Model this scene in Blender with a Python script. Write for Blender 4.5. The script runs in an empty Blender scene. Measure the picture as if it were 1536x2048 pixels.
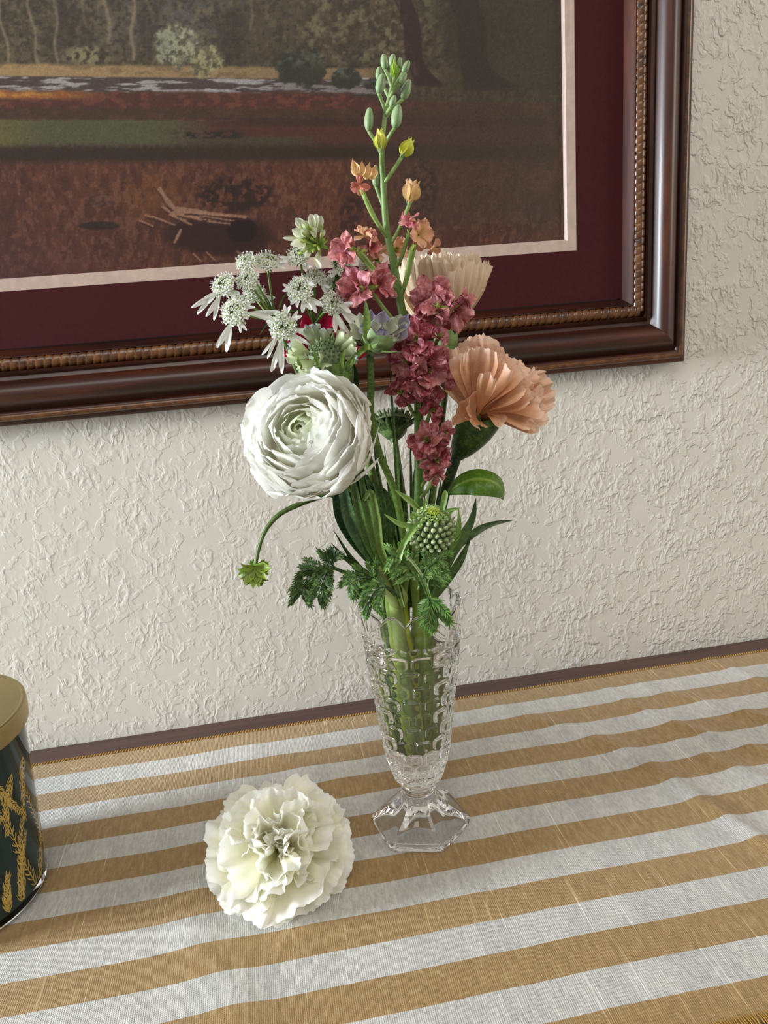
import bpy, math, random
import numpy as np
from mathutils import Vector, Matrix
PI = math.pi
rnd = random.Random(7)
S = bpy.context.scene
COL = S.collection

# ------------------------------------------------------------------ camera
FPX = 1539.0
CM = Matrix(((0.9829, 0.1166, -0.1424), (-0.1678, 0.2501, -0.9536), (-0.0756, 0.9612, 0.2654)))
CP = Vector((0, -0.5998, 0.33))
cd = bpy.data.cameras.new('camera'); cam = bpy.data.objects.new('camera', cd); COL.objects.link(cam)
cd.sensor_fit = 'VERTICAL'; cd.sensor_height = 36; cd.lens = 36 * FPX / 2048
cd.clip_start = 0.01; cd.clip_end = 50
cam.matrix_world = Matrix.Translation(CP) @ CM.to_4x4()
S.camera = cam

# ------------------------------------------------------------------ light
w = bpy.data.worlds.new('world'); S.world = w; w.use_nodes = True
bg = w.node_tree.nodes['Background']; bg.inputs[0].default_value = (1.0, 0.965, 0.92, 1); bg.inputs[1].default_value = 0.27
def area(name, loc, target, sx, sy, power, color):
    l = bpy.data.lights.new(name, 'AREA'); l.shape = 'RECTANGLE'; l.size = sx; l.size_y = sy
    l.energy = power; l.color = color
    o = bpy.data.objects.new(name, l); COL.objects.link(o); o.location = loc
    o.rotation_euler = (Vector(target) - Vector(loc)).to_track_quat('-Z', 'Y').to_euler()
    return o
area('window_light', (-1.9, -0.40, 0.46), (0.0, -0.17, 0.10), 0.46, 0.55, 74, (0.84, 0.92, 1.0))
area('window_light', (2.4, -1.15, 1.0), (0.1, -0.1, 0.15), 0.9, 1.3, 23, (1.0, 0.93, 0.82))
area('room_fill_light', (-0.2, -1.3, 1.6), (0.1, -0.15, 0.1), 1.3, 0.8, 12, (1.0, 0.95, 0.88))  # added soft fill from above and behind, stands in for ambient room light
S.view_settings.view_transform = 'Standard'; S.view_settings.look = 'None'
S.view_settings.gamma = 1; S.view_settings.use_curve_mapping = False
S.view_settings.exposure = 0.17
S.cycles.max_bounces = 20; S.cycles.transmission_bounces = 20; S.cycles.glossy_bounces = 8

# ------------------------------------------------------------------ helpers
def srgb(r, g, b):
    f = lambda c: (c / 255 / 12.92) if c <= 10 else ((c / 255 + 0.055) / 1.055) ** 2.4
    return (f(r), f(g), f(b))
def mixc(a, b, t): return tuple(a[i] + (b[i] - a[i]) * t for i in range(3))
def sm(x): x = max(0., min(1., x)); return x * x * (3 - 2 * x)
def ray(u, v): return CM @ Vector(((u - 768) / FPX, -(v - 1024) / FPX, -1.0))
VX, VY = 0.0712, -0.1766            # axis of the vase
def at(u, v, dy=0.0):               # point at depth dy in front of / behind the vase axis
    r = ray(u, v); return CP + r * ((VY + dy - CP.y) / r.y)
def depth(p): return -(CM.transposed() @ (p - CP)).z
def px(p, n): return n * depth(p) / FPX      # n photo pixels as metres at p
def tocam(p, ox=0, oy=0):           # direction pointing at the viewer, leaned right by ox and up by oy
    n = (CP - p).normalized(); r = CM.col[0]; u = n.cross(r).normalized() * 1.0; r = u.cross(n).normalized()
    return (n * math.sqrt(max(0, 1 - ox * ox - oy * oy)) + r * ox + u * oy).normalized()
def dirpx(p, ox, oy, oz):           # direction: right, up, towards the viewer
    n = (CP - p).normalized(); r = Vector(CM.col[0]); u = n.cross(r).normalized(); r = u.cross(n).normalized()
    return (r * ox + u * oy + n * oz).normalized()
def frame(A):
    A = A.normalized(); t = Vector((0, 0, 1)) if abs(A.z) < 0.9 else Vector((1, 0, 0))
    r = t.cross(A).normalized(); return r, A.cross(r).normalized(), A

ORG = {}
def tag(o, label, cat, group=None, kind=None):
    o['label'] = label; o['category'] = cat
    if group: o['group'] = group
    if kind: o['kind'] = kind
    return o
def thing(name, label, cat, loc, group=None):
    o = bpy.data.objects.new(name, None); COL.objects.link(o); o.location = loc
    o.empty_display_size = 0.01; ORG[o.name] = Vector(loc); return tag(o, label, cat, group)
class G:
    def __init__(s): s.V = []; s.F = []; s.C = []
    def add(s, V, F, c=(1, 1, 1)):
        k = len(s.V); s.V += [tuple(v) for v in V]; s.F += [tuple(i + k for i in f) for f in F]
        s.C += list(c) if isinstance(c, list) else [tuple(c)] * len(V)
    def grid(s, P, nu, nv, c=(1, 1, 1), wrap=False, flip=False):
        # P: list of nv rows of nu points
        F = []
        for j in range(nv - 1):
            for i in range(nu if wrap else nu - 1):
                a = j * nu + i; b = j * nu + (i + 1) % nu; f = (a, b, b + nu, a + nu)
                F.append(f[::-1] if flip else f)
        s.add(P, F, c)
    def build(s, name, mat, parent=None, smooth=True, off=None, mods=None, loc=None):
        off = off or (ORG[parent.name] if parent else (Vector(loc) if loc else Vector((0, 0, 0))))
        me = bpy.data.meshes.new(name); V = np.array(s.V, dtype=np.float64) - np.array(off)
        me.from_pydata(V.tolist(), [], s.F)
        if smooth: me.polygons.foreach_set('use_smooth', [True] * len(me.polygons))
        if any(c != (1, 1, 1) for c in s.C[:50]) or len(set(s.C)) > 1:
            ca = me.color_attributes.new('Col', 'FLOAT_COLOR', 'POINT')
            ca.data.foreach_set('color', np.c_[np.array(s.C), np.ones(len(s.C))].astype(np.float32).ravel())
        me.materials.append(mat); me.update()
        o = bpy.data.objects.new(name, me); COL.objects.link(o)
        if parent: o.parent = parent
        else: o.location = off
        ORG[o.name] = Vector(off)
        return o
def catmull(pts, n=6):
    P = [Vector(p) for p in pts]
    if len(P) < 3: return [P[0].lerp(P[1], k / n) for k in range(n + 1)]
    P = [2 * P[0] - P[1]] + P + [2 * P[-1] - P[-2]]; out = []
    for i in range(1, len(P) - 2):
        for k in range(n):
            t = k / n; a, b, c, d = P[i - 1:i + 3]
            out.append(0.5 * ((2 * b) + (c - a) * t + (2 * a - 5 * b + 4 * c - d) * t * t + (3 * b - a - 3 * c + d) * t ** 3))
    out.append(P[-2]); return out
def tube(g, pts, rad, n=8, c=(1, 1, 1), cap=True):
    N = len(pts); R = rad if callable(rad) else (lambda t: rad)
    T = [(pts[min(i + 1, N - 1)] - pts[max(i - 1, 0)]).normalized() for i in range(N)]
    r, u, _ = frame(T[0]); P = []; C = []
    for i in range(N):
        u = (u - T[i] * u.dot(T[i])).normalized(); r = u.cross(T[i])
        k = R(i / (N - 1))
        for j in range(n):
            a = 2 * PI * j / n; P.append(pts[i] + (r * math.cos(a) + u * math.sin(a)) * k)
            if callable(c): C.append(c(i / (N - 1)))
    k = len(g.V); g.grid(P, n, N, C if callable(c) else c, wrap=True)
    if cap:
        g.F.append(tuple(k + j for j in range(n))[::-1]); g.F.append(tuple(k + (N - 1) * n + j for j in range(n)))
def ellipsoid(g, c0, A, rl, rw, n=10, m=7, c=(1, 1, 1), tip=0.0):
    r, u, A = frame(A); P = []; C = []
    for j in range(m + 1):
        ph = PI * j / m; z = -math.cos(ph); s = math.sin(ph) * (1 + tip * (0.5 - 0.5 * z) - tip * 0.5)
        for i in range(n):
            a = 2 * PI * i / n; P.append(c0 + A * (z * rl) + (r * math.cos(a) + u * math.sin(a)) * (s * rw + 1e-6))
            if callable(c): C.append(c(j / m, a))
    g.grid(P, n, m + 1, C if callable(c) else c, wrap=True)
def petal(g, base, d, n, L, W, c0, c1, nu=11, nv=12, shape='fan', cup=0.0, bend=0.5, pw=1.5, flare=0.0,
          ruf=0.0, rf=3.0, serr=0.0, tipr=0.18, seed=0, cpow=1.0, twist=0.0, r0=None, c2=None, lobes=0):
    q = random.Random(seed); d = d.normalized(); n = (n - d * n.dot(d)).normalized(); side = d.cross(n)
    ph = q.uniform(0, 6.28); ph2 = q.uniform(0, 6.28); sk = q.uniform(-.12, .12)
    K = 24; cl = [base.copy()]; nr = []
    for k in range(K + 1):
        v = k / K; a = bend * v ** pw + flare * v ** 4
        dd = d * math.cos(a) - n * math.sin(a); nr.append(n * math.cos(a) + d * math.sin(a))
        if k < K: cl.append(cl[-1] + dd * (L / K))
    def cen(v):
        v = max(0, min(1.15, v)) * K; i = min(int(v), K - 1); f = v - i; return cl[i].lerp(cl[i + 1], f), nr[min(i, K)]
    P = []; C = []
    ser = [q.uniform(-1, 1) for _ in range(nu)]
    for j in range(nv):
        v = j / (nv - 1)
        if shape == 'fan': wv = W * (0.13 + 0.87 * sm(v * 1.05) ** 0.8) * (1 - 0.10 * sm((v - .8) / .2))
        elif shape == 'round': wv = W * (0.16 + 0.84 * math.sin(min(1, v * 1.25 + .02) * PI / 2) ** 1.1) * math.sqrt(max(0.0, 1 - max(0, (v - .62) / .40) ** 2.4)) + W * 0.03
        elif shape == 'oval': wv = W * max(0.04, math.sin(PI * min(1, v ** 0.85 * 0.97 + .02))) ** 0.75
        else: wv = W * max(0.03, math.sin(PI * (v ** 0.7) * .985 + .02))      # 'blade'
        for i in range(nu):
            uu = -1 + 2 * i / (nu - 1)
            le = 1 - tipr * uu * uu * v + serr * ser[i] * v ** 3
            if lobes: le += lobes * (abs(uu) * 1.6 - 0.7 * uu * uu - 0.5) * v ** 3
            pc, nn = cen(v * le)
            off = cup * wv * uu * uu + ruf * L * v ** 2 * (math.sin(rf * PI * uu + ph) + 0.45 * math.sin(rf * 2.3 * PI * uu + ph2 + 3 * v)) \
                + ruf * L * 0.35 * math.sin(5 * v + ph2 + uu * 2)
            tw = twist * v
            sd = side * math.cos(tw) + nn * math.sin(tw)
            P.append(pc + sd * (uu + sk * v) * wv + nn * off)
            cc = mixc(c0, c1, v ** cpow)
            if c2 and v > .8: cc = mixc(cc, c2, (v - .8) * 5 * .8)
            C.append(cc)
    g.grid(P, nu, nv, C)
def blade(g, pts, wid, c=(1, 1, 1), fold=0.25, n=6, face=None, tipw=0.05):
    P0 = catmull(pts, n); N = len(P0); P = []; C = []
    for i, p in enumerate(P0):
        t = i / (N - 1); T = (P0[min(i + 1, N - 1)] - P0[max(i - 1, 0)]).normalized()
        f = face if face else (CP - p).normalized()
        s = T.cross(f).normalized(); nn = s.cross(T)
        wd = wid(t) if callable(wid) else wid * max(tipw, min(1, (1 - t) * 2.2) ** 0.7) * (0.75 + .25 * min(1, t * 5))
        for uu in (-1, -.5, 0, .5, 1):
            P.append(p + s * uu * wd + nn * abs(uu) * wd * fold); C.append(c(t) if callable(c) else c)
    k = len(g.V); g.grid(P, 5, N, C)
    # back face sheet so a leaf has thickness
    P2 = []
    for j in range(N):
        T = (P0[min(j + 1, N - 1)] - P0[max(j - 1, 0)]).normalized(); f = face if face else (CP - P0[j]).normalized()
        nn = T.cross(f).normalized().cross(T)
        for i in range(5): P2.append(P[j * 5 + i] - nn * 0.00025)
    g.grid(P2, 5, N, C, flip=True)

# ------------------------------------------------------------------ materials
def mat(name):
    m = bpy.data.materials.new(name); m.use_nodes = True; nt = m.node_tree
    return m, nt, nt.nodes['Principled BSDF'], nt.nodes['Material Output']
def nd(nt, t, **k):
    n = nt.nodes.new(t)
    for a, b in k.items():
        if a in n.bl_rna.properties: setattr(n, a, b)
        else: n.inputs[a.replace('_', ' ')].default_value = b
    return n
def L(nt, a, b): nt.links.new(a, b)
def coords(nt, scale=(1, 1, 1), rot=(0, 0, 0), kind='Object'):
    t = nd(nt, 'ShaderNodeTexCoord'); mp = nd(nt, 'ShaderNodeMapping'); mp.inputs['Scale'].default_value = scale
    mp.inputs['Rotation'].default_value = rot
    L(nt, t.outputs[kind], mp.inputs[0]); return mp.outputs[0]
def noise(nt, vec, scale, detail=4, rough=.5, dist=0.0):
    n = nd(nt, 'ShaderNodeTexNoise'); n.inputs['Scale'].default_value = scale; n.inputs['Detail'].default_value = detail
    n.inputs['Roughness'].default_value = rough; n.inputs['Distortion'].default_value = dist
    L(nt, vec, n.inputs['Vector']); return n.outputs['Fac']
def ramp(nt, fac, stops):
    r = nd(nt, 'ShaderNodeValToRGB'); e = r.color_ramp.elements
    while len(e) < len(stops): e.new(0.5)
    for i, (p, c) in enumerate(stops): e[i].position = p; e[i].color = (*c, 1) if len(c) == 3 else c
    L(nt, fac, r.inputs[0]); return r.outputs[0]
def g3(x): return (x, x, x)
def math_(nt, op, a, b=None, c=None):
    n = nd(nt, 'ShaderNodeMath', operation=op)
    for i, x in enumerate((a, b, c)):
        if x is None: continue
        if isinstance(x, (int, float)): n.inputs[i].default_value = x
        else: L(nt, x, n.inputs[i])
    return n.outputs[0]
def mix(nt, fac, a, b, mode='MIX'):
    n = nd(nt, 'ShaderNodeMix', data_type='RGBA', blend_type=mode)
    for s, x in ((0, fac), (6, a), (7, b)):
        if isinstance(x, (int, float)): n.inputs[s].default_value = x
        elif isinstance(x, tuple): n.inputs[s].default_value = (*x, 1)
        else: L(nt, x, n.inputs[s])
    return n.outputs[2]
def bump(nt, b, h, strength=1, dist=0.001):
    n = nd(nt, 'ShaderNodeBump'); n.inputs['Strength'].default_value = strength; n.inputs['Distance'].default_value = dist
    L(nt, h, n.inputs['Height']); L(nt, n.outputs[0], b.inputs['Normal']); return n

def m_wall():
    m, nt, b, o = mat('knockdown_plaster'); v = coords(nt)
    b.inputs['Roughness'].default_value = 0.62; b.inputs['Specular IOR Level'].default_value = .45
    n3 = noise(nt, v, 12, 2)
    st_ = coords(nt, (1.0, 1, .62), (0, .35, 0))
    rg = math_(nt, 'ABSOLUTE', math_(nt, 'SUBTRACT', noise(nt, st_, 120, 2, .45, .35), 0.5))
    rd = ramp(nt, rg, [(0.0, g3(1)), (0.045, g3(.65)), (0.10, g3(0))])
    mk = ramp(nt, noise(nt, v, 34, 2, .5, .2), [(0.44, g3(0)), (0.62, g3(1))])
    pl = ramp(nt, noise(nt, v, 88, 3, .55, .4), [(0.52, g3(0)), (0.59, g3(1))])
    bl = ramp(nt, noise(nt, st_, 240, 2, .5, .2), [(0.52, g3(0)), (0.66, g3(1))])
    h = math_(nt, 'ADD', math_(nt, 'MULTIPLY', rd, mk), math_(nt, 'MULTIPLY', pl, .75))
    h = math_(nt, 'ADD', h, math_(nt, 'MULTIPLY', math_(nt, 'MULTIPLY', bl, mk), .55))
    h = math_(nt, 'ADD', h, math_(nt, 'MULTIPLY', noise(nt, v, 420, 2), .10))
    h = math_(nt, 'ADD', h, math_(nt, 'MULTIPLY', n3, 1.5))
    sx = nd(nt, 'ShaderNodeSeparateXYZ'); L(nt, v, sx.inputs[0])
    amt = ramp(nt, math_(nt, 'ADD', math_(nt, 'MULTIPLY', sx.outputs[0], 1.0), .5), [(.25, g3(.26)), (.55, g3(.42)), (.86, g3(1))])   # heavier trowel work to the right
    h = math_(nt, 'MULTIPLY', h, amt)
    bump(nt, b, h, 1.0, 0.00085)
    b.inputs['Base Color'].default_value = (*srgb(202, 197, 186), 1)
    return m
def m_wood(name, c0, c1, c2, scale=(3, 60, 60), rough=.3, coat=.6):
    m, nt, b, o = mat(name); v = coords(nt, scale)
    n = noise(nt, v, 3.0, 6, .65, .4)
    L(nt, ramp(nt, n, [(0.3, c0), (0.52, c1), (0.75, c2)]), b.inputs['Base Color'])
    b.inputs['Roughness'].default_value = rough; b.inputs['Coat Weight'].default_value = coat; b.inputs['Coat Roughness'].default_value = .12
    bump(nt, b, n, .25, .0004); return m
def m_petal(name, rough=.45, trans=.3, streak=0.0, sscale=400, streakc=(1, .8, .85), bmp=.15):
    m, nt, b, o = mat(name); at_ = nd(nt, 'ShaderNodeAttribute', attribute_name='Col'); v = coords(nt)
    c = at_.outputs['Color']; n = noise(nt, v, sscale, 3, .6, 1.2)
    if streak: c = mix(nt, ramp(nt, n, [(.48, g3(0)), (.62, g3(streak))]), c, streakc)
    c = mix(nt, 1.0, c, ramp(nt, noise(nt, v, 120, 2), [(.3, g3(.90)), (.7, g3(1.0))]), 'MULTIPLY')
    L(nt, c, b.inputs['Base Color']); b.inputs['Roughness'].default_value = rough
    b.inputs['Specular IOR Level'].default_value = .35
    bm = bump(nt, b, n, bmp, .0005)
    t = nd(nt, 'ShaderNodeBsdfTranslucent'); L(nt, c, t.inputs[0]); L(nt, bm.outputs[0], t.inputs['Normal'])
    mx = nd(nt, 'ShaderNodeMixShader'); mx.inputs[0].default_value = trans
    L(nt, b.outputs[0], mx.inputs[1]); L(nt, t.outputs[0], mx.inputs[2]); L(nt, mx.outputs[0], o.inputs[0]); return m
def m_plain(name, c, rough=.5, metal=0, spec=.5, nscale=0, nb=.0, **k):
    m, nt, b, o = mat(name); b.inputs['Base Color'].default_value = (*c, 1); b.inputs['Roughness'].default_value = rough
    b.inputs['Metallic'].default_value = metal; b.inputs['Specular IOR Level'].default_value = spec
    if nscale:
        n = noise(nt, coords(nt), nscale, 4); L(nt, mix(nt, n, tuple(x * .75 for x in c), tuple(min(1, x * 1.2) for x in c)), b.inputs['Base Color'])
        if nb: bump(nt, b, n, nb, .001)
    for a, x in k.items(): b.inputs[a.replace('_', ' ')].default_value = x
    return m
def m_glass(name, ior, color=(1, 1, 1)):
    m, nt, b, o = mat(name); b.inputs['Base Color'].default_value = (*color, 1); b.inputs['Roughness'].default_value = 0
    b.inputs['Transmission Weight'].default_value = 1; b.inputs['IOR'].default_value = ior; return m

M = {}
M['wall'] = m_wall()
M['frame'] = m_wood('mahogany_frame', srgb(38, 14, 8), srgb(74, 32, 18), srgb(104, 52, 30), (4, 4, 4), .3, .7)
M['table'] = m_wood('dark_table_wood', srgb(58, 38, 34), srgb(76, 51, 45), srgb(90, 62, 54), (3, 70, 70), .5, .1)
M['rope'] = m_wood('gilt_brown_rope', srgb(48, 26, 11), srgb(88, 52, 22), srgb(122, 78, 36), (40, 40, 40), .34, .3)
M['mat'] = m_plain('burgundy_mat', srgb(60, 22, 24), .9, spec=.15, nscale=600)
M['fillet'] = m_plain('pale_fillet', srgb(178, 156, 144), .45, nscale=200)
M['floor'] = m_plain('carpet_floor', srgb(150, 140, 125), .95, nscale=300)
M['petal_white'] = m_petal('white_petal', .38, .42, bmp=.1)
M['petal_peach'] = m_petal('peach_petal', .5, .32, .18, 160, srgb(250, 226, 205), .15)
M['petal_mauve'] = m_petal('mauve_petal', .45, .22, .75, 260, srgb(226, 158, 170), .4)
M['petal_red'] = m_petal('crimson_petal', .45, .25)
M['green'] = m_petal('plant_green', .42, .12, .22, 300, srgb(150, 180, 90), .2)
M['glass'] = m_glass('clear_cut_glass', 1.50)
M['water'] = m_glass('water', 1.33, (.985, .995, .97))
M['jarglass'] = m_glass('jar_glass', 1.30, (.94, .97, .96))
M['jar'] = m_plain('dark_green_glaze', srgb(14, 44, 44), .5)
M['gold'] = m_plain('gold_foil', srgb(228, 192, 104), .5, .3)
M['lid'] = m_plain('brushed_gold', srgb(176, 158, 112), .42, 1.0)

GD, GM, GL, GY = srgb(28, 48, 22), srgb(56, 80, 32), srgb(114, 140, 52), srgb(168, 178, 70)
GG = srgb(140, 165, 125)
WH, CR = srgb(250, 250, 246), srgb(240, 236, 214)

# ------------------------------------------------------------------ the setting
g = G(); W0, W1, H0, H1 = -1.6, 1.6, -0.75, 1.65
g.add([(W0, 0, H0), (W1, 0, H0), (W1, 0, H1), (W0, 0, H1), (W0, .1, H0), (W1, .1, H0), (W1, .1, H1), (W0, .1, H1)],
      [(0, 1, 2, 3), (5, 4, 7, 6), (4, 0, 3, 7), (1, 5, 6, 2), (3, 2, 6, 7), (4, 5, 1, 0)])
o = g.build('wall_back', M['wall'], smooth=False); o['kind'] = 'structure'
g = G(); g.add([(W0, -2.4, H0), (W1, -2.4, H0), (W1, .1, H0), (W0, .1, H0), (W0, -2.4, H0 - .05), (W1, -2.4, H0 - .05), (W1, .1, H0 - .05), (W0, .1, H0 - .05)],
      [(0, 1, 2, 3), (7, 6, 5, 4), (0, 4, 5, 1), (1, 5, 6, 2), (2, 6, 7, 3), (3, 7, 4, 0)])
o = g.build('floor', M['floor'], smooth=False); o['kind'] = 'structure'

# ------------------------------------------------------------------ table
TX0, TX1, TY0, TY1 = -0.62, 0.86, -0.40, -0.001
TZ = -0.0015
tb = thing('side_table', 'dark brown wooden side table against the wall under the striped cloth', 'table', (0.12, -0.2, -0.75))
def boxg(g, x0, x1, y0, y1, z0, z1, bv=0.0):
    b = bv; V = []
    for z, i in ((z0, b), (z0 + b, 0), (z1 - b, 0), (z1, b)):
        V += [(x0 + i, y0 + i, z), (x1 - i, y0 + i, z), (x1 - i, y1 - i, z), (x0 + i, y1 - i, z)]
    F = [(3, 2, 1, 0), (12, 13, 14, 15)]
    for k in range(3):
        for i in range(4): F.append((k * 4 + i, k * 4 + (i + 1) % 4, k * 4 + 4 + (i + 1) % 4, k * 4 + 4 + i))
    g.add(V, F)
g = G(); boxg(g, TX0, TX1, TY0, TY1, TZ - .022, TZ, .002); g.build('tabletop', M['table'], tb, False)
g = G(); boxg(g, TX0 + .03, TX1 - .03, TY0 + .03, TY1 - .01, TZ - .11, TZ - .022); g.build('apron', M['table'], tb, False)
for sx in (TX0 + .03, TX1 - .075):
    for sy in (TY0 + .03, TY1 - .055):
        g = G(); boxg(g, sx, sx + .045, sy, sy + .045, -.75, TZ - .10, .002); g.build('leg', M['table'], tb, False)

# ------------------------------------------------------------------ striped cloth
def m_cloth():
    m, nt, b, o = mat('striped_linen'); tc = nd(nt, 'ShaderNodeTexCoord'); sp = nd(nt, 'ShaderNodeSeparateXYZ')
    at_ = nd(nt, 'ShaderNodeUVMap'); L(nt, at_.outputs[0], sp.inputs[0])
    X, Y = sp.outputs[0], sp.outputs[1]
    mp = nd(nt, 'ShaderNodeMapping'); L(nt, at_.outputs[0], mp.inputs[0]); uv = at_.outputs[0]
    def nz(sc, s, det=3, r=.5):
        q = nd(nt, 'ShaderNodeMapping'); q.inputs['Scale'].default_value = sc; L(nt, uv, q.inputs[0]); return noise(nt, q.outputs[0], s, det, r)
    # stripes 21.6 mm wide, first gold one at the back edge
    e = math_(nt, 'MULTIPLY', math_(nt, 'SUBTRACT', nz((1, 1, 1), 900, 1), .5), .0007)
    ph = math_(nt, 'DIVIDE', math_(nt, 'ADD', math_(nt, 'SUBTRACT', -0.0502, Y), e), 0.02155)
    st = math_(nt, 'GREATER_THAN', math_(nt, 'FRACT', math_(nt, 'MULTIPLY', ph, .5)), .5)
    gold = ramp(nt, nz((1, .25, 1), 420, 4, .7), [(.25, srgb(122, 94, 46)), (.5, srgb(148, 117, 66)), (.8, srgb(176, 148, 102))])
    whi = ramp(nt, nz((1, .3, 1), 500, 4, .7), [(.25, srgb(156, 154, 148)), (.5, srgb(185, 183, 177)), (.8, srgb(213, 211, 206))])
    # slightly denser and thinner blocks across the white stripes
    blk = ramp(nt, nz((1, .02, 1), 26, 1), [(.44, g3(.90)), (.48, g3(1)), (.56, g3(1)), (.60, g3(.93))])
    whi = mix(nt, 1.0, whi, blk, 'MULTIPLY')
    c = mix(nt, st, whi, gold)
    slub = ramp(nt, nz((1, .018, 1), 950, 2, .5), [(.62, g3(0)), (.70, g3(.6))])
    slub = math_(nt, 'MULTIPLY', slub, ramp(nt, nz((1, .25, 1), 60, 1), [(.45, g3(.1)), (.6, g3(1))]))
    c = mix(nt, slub, c, mix(nt, st, srgb(250, 248, 244), srgb(238, 214, 165)))
    fl = ramp(nt, nz((1, 1, 1), 1100, 1), [(.74, g3(0)), (.78, g3(.7))])
    c = mix(nt, fl, c, srgb(246, 228, 190))
    L(nt, c, b.inputs['Base Color']); b.inputs['Roughness'].default_value = .78; b.inputs['Sheen Weight'].default_value = .25
    wv = nd(nt, 'ShaderNodeTexWave', bands_direction='X'); wv.inputs['Scale'].default_value = 300; wv.inputs['Distortion'].default_value = 1.5; L(nt, uv, wv.inputs[0])
    wv2 = nd(nt, 'ShaderNodeTexWave', bands_direction='Y'); wv2.inputs['Scale'].default_value = 300; wv2.inputs['Distortion'].default_value = 1.5; L(nt, uv, wv2.inputs[0])
    h = math_(nt, 'ADD', math_(nt, 'MULTIPLY', wv.outputs['Fac'], wv2.outputs['Fac']), math_(nt, 'MULTIPLY', slub, 1.5))
    h = math_(nt, 'ADD', h, nz((1, .3, 1), 700, 3))
    bump(nt, b, h, .55, .0005); return m
M['cloth'] = m_cloth()
CY0, CY1 = -0.352, -0.0285
np.random.seed(3)
def vnoise(x, y, seed=0):
    xi = np.floor(x).astype(int); yi = np.floor(y).astype(int); fx = x - xi; fy = y - yi
    def h(a, b):
        n = (a * 374761393 + b * 668265263 + seed * 1442695041) & 0x7fffffff
        n = ((n ^ (n >> 13)) * 1274126177) & 0x7fffffff
        return ((n ^ (n >> 16)) & 0xffff) / 65535.0
    fx = fx * fx * (3 - 2 * fx); fy = fy * fy * (3 - 2 * fy)
    return (h(xi, yi) * (1 - fx) + h(xi + 1, yi) * fx) * (1 - fy) + (h(xi, yi + 1) * (1 - fx) + h(xi + 1, yi + 1) * fx) * fy
def fbm(x, y, o=4, seed=0):
    s = 0; a = .5; t = 0
    for k in range(o): s = s + a * vnoise(x * 2 ** k, y * 2 ** k, seed + k * 17); t += a; a *= .5
    return s / t
def clothz(x, y):
    z = 0.0010 * (fbm(x * 9 + 5, y * 9 + 5, 2, 3) - .3)
    r = np.clip((x - 0.10) / 0.25, 0, 1)
    for (x0, y0, ang, wd, hh, ln) in [(.30, -.13, 62, .006, .0016, .09), (.36, -.16, 60, .007, .0018, .10), (.24, -.17, 64, .008, .0012, .08),
                                      (.31, -.20, 66, .006, .0014, .07), (.40, -.10, 58, .006, .0015, .08), (.20, -.10, 60, .009, .0010, .07),
                                      (.33, -.27, 70, .010, .0012, .10), (-.05, -.29, 80, .014, .0010, .12), (.02, -.10, 30, .012, .0008, .10), (.27,-.24,63,.006,.0012,.06)]:
        a = math.radians(-ang); dx, dy = x - x0, y - y0; l = dx * math.cos(a) + dy * math.sin(a); p = -dx * math.sin(a) + dy * math.cos(a)
        p = p + .008 * np.sin(l * 30 + x0 * 50)
        z = z + 1.7 * hh * np.exp(-(p / wd) ** 2) * np.exp(-(l / ln) ** 2)
    near = np.exp(-(((x - VX) ** 2 + (y - VY) ** 2) / .045 ** 2) ** 2) + np.exp(-(((x + .2151) ** 2 + (y + .1699) ** 2) / .065 ** 2) ** 2)
    z = z * (1 - np.clip(near, 0, 1))
    return np.maximum(z, 0) + 0.0003
xs = np.linspace(-.60, .84, 520); ys = np.linspace(CY0, CY1, 130)
XX, YY = np.meshgrid(xs, ys); ZZ = clothz(XX, YY)
edge = 0.0009 * (fbm(XX * 20, YY * 0, 3, 9) - .5); YD = YY + edge * 2
g = G(); g.grid([tuple(p) for p in np.c_[XX.ravel(), YD.ravel(), ZZ.ravel()]], 520, 130)
n0 = len(g.V)
g.grid([tuple(p) for p in np.c_[XX[::129].ravel(), YD[::129].ravel(), (ZZ[::129] - .001).ravel()]], 520, 2, flip=True)
cl = g.build('striped_tablecloth', M['cloth'])
tag(cl, 'gold and white striped linen cloth laid over the dark wooden table', 'tablecloth')
uvl = cl.data.uv_layers.new(name='UVMap'); UV = np.r_[np.c_[XX.ravel(), YY.ravel() + .0012 * (fbm(XX.ravel() * 14, YY.ravel() * 14, 2, 5) - .5)], np.c_[XX[::129].ravel(), YY[::129].ravel()]]
li = np.zeros(len(cl.data.loops), dtype=np.int32); cl.data.loops.foreach_get('vertex_index', li)
uvl.data.foreach_set('uv', UV[li].astype(np.float32).ravel())
# stitched back hem and eyelash fringe at the front hem
M['hem'] = m_plain('gold_thread', srgb(176, 134, 52), .7, nscale=800)
g = G()
for k in range(560):
    x = -.5 + k * .0022; y = CY1 + .0018 * (float(fbm(np.array([x * 20.]), np.array([0.]), 3, 9)[0]) - .5); z = float(clothz(np.array([x]), np.array([CY1]))[0])
    tube(g, [Vector((x, y - .0022, z + .0004)), Vector((x + .0006, y - .0008, z + .0010)), Vector((x + .0010, y + .0007, z + .0004))], .0005, 5, (1, 1, 1))
o = g.build('stitched_edge', M['hem'], cl); o['kind'] = 'stuff'
g = G()
for k in range(500):
    x = -.1 + k * .0012; y = CY0; q = rnd.uniform(-.002, .002)
    tube(g, [Vector((x, y + .0035, .0022)), Vector((x + q * .4, y - .001, .0026)), Vector((x + q, y - .006 - rnd.random() * .002, .0010))], .00028, 4)
o = g.build('fringe', M['hem'], cl); o['kind'] = 'stuff'; o['label'] = 'short gold thread fringe'

# ------------------------------------------------------------------ framed picture
PX0, PX1, PZ0, PZ1 = -0.66, 0.2908, 0.3158, 0.90       # opening of the frame
pic = thing('framed_picture', 'large mahogany framed landscape print with burgundy mat hanging on the wall', 'picture', (-.18, -.012, .2631))
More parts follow.
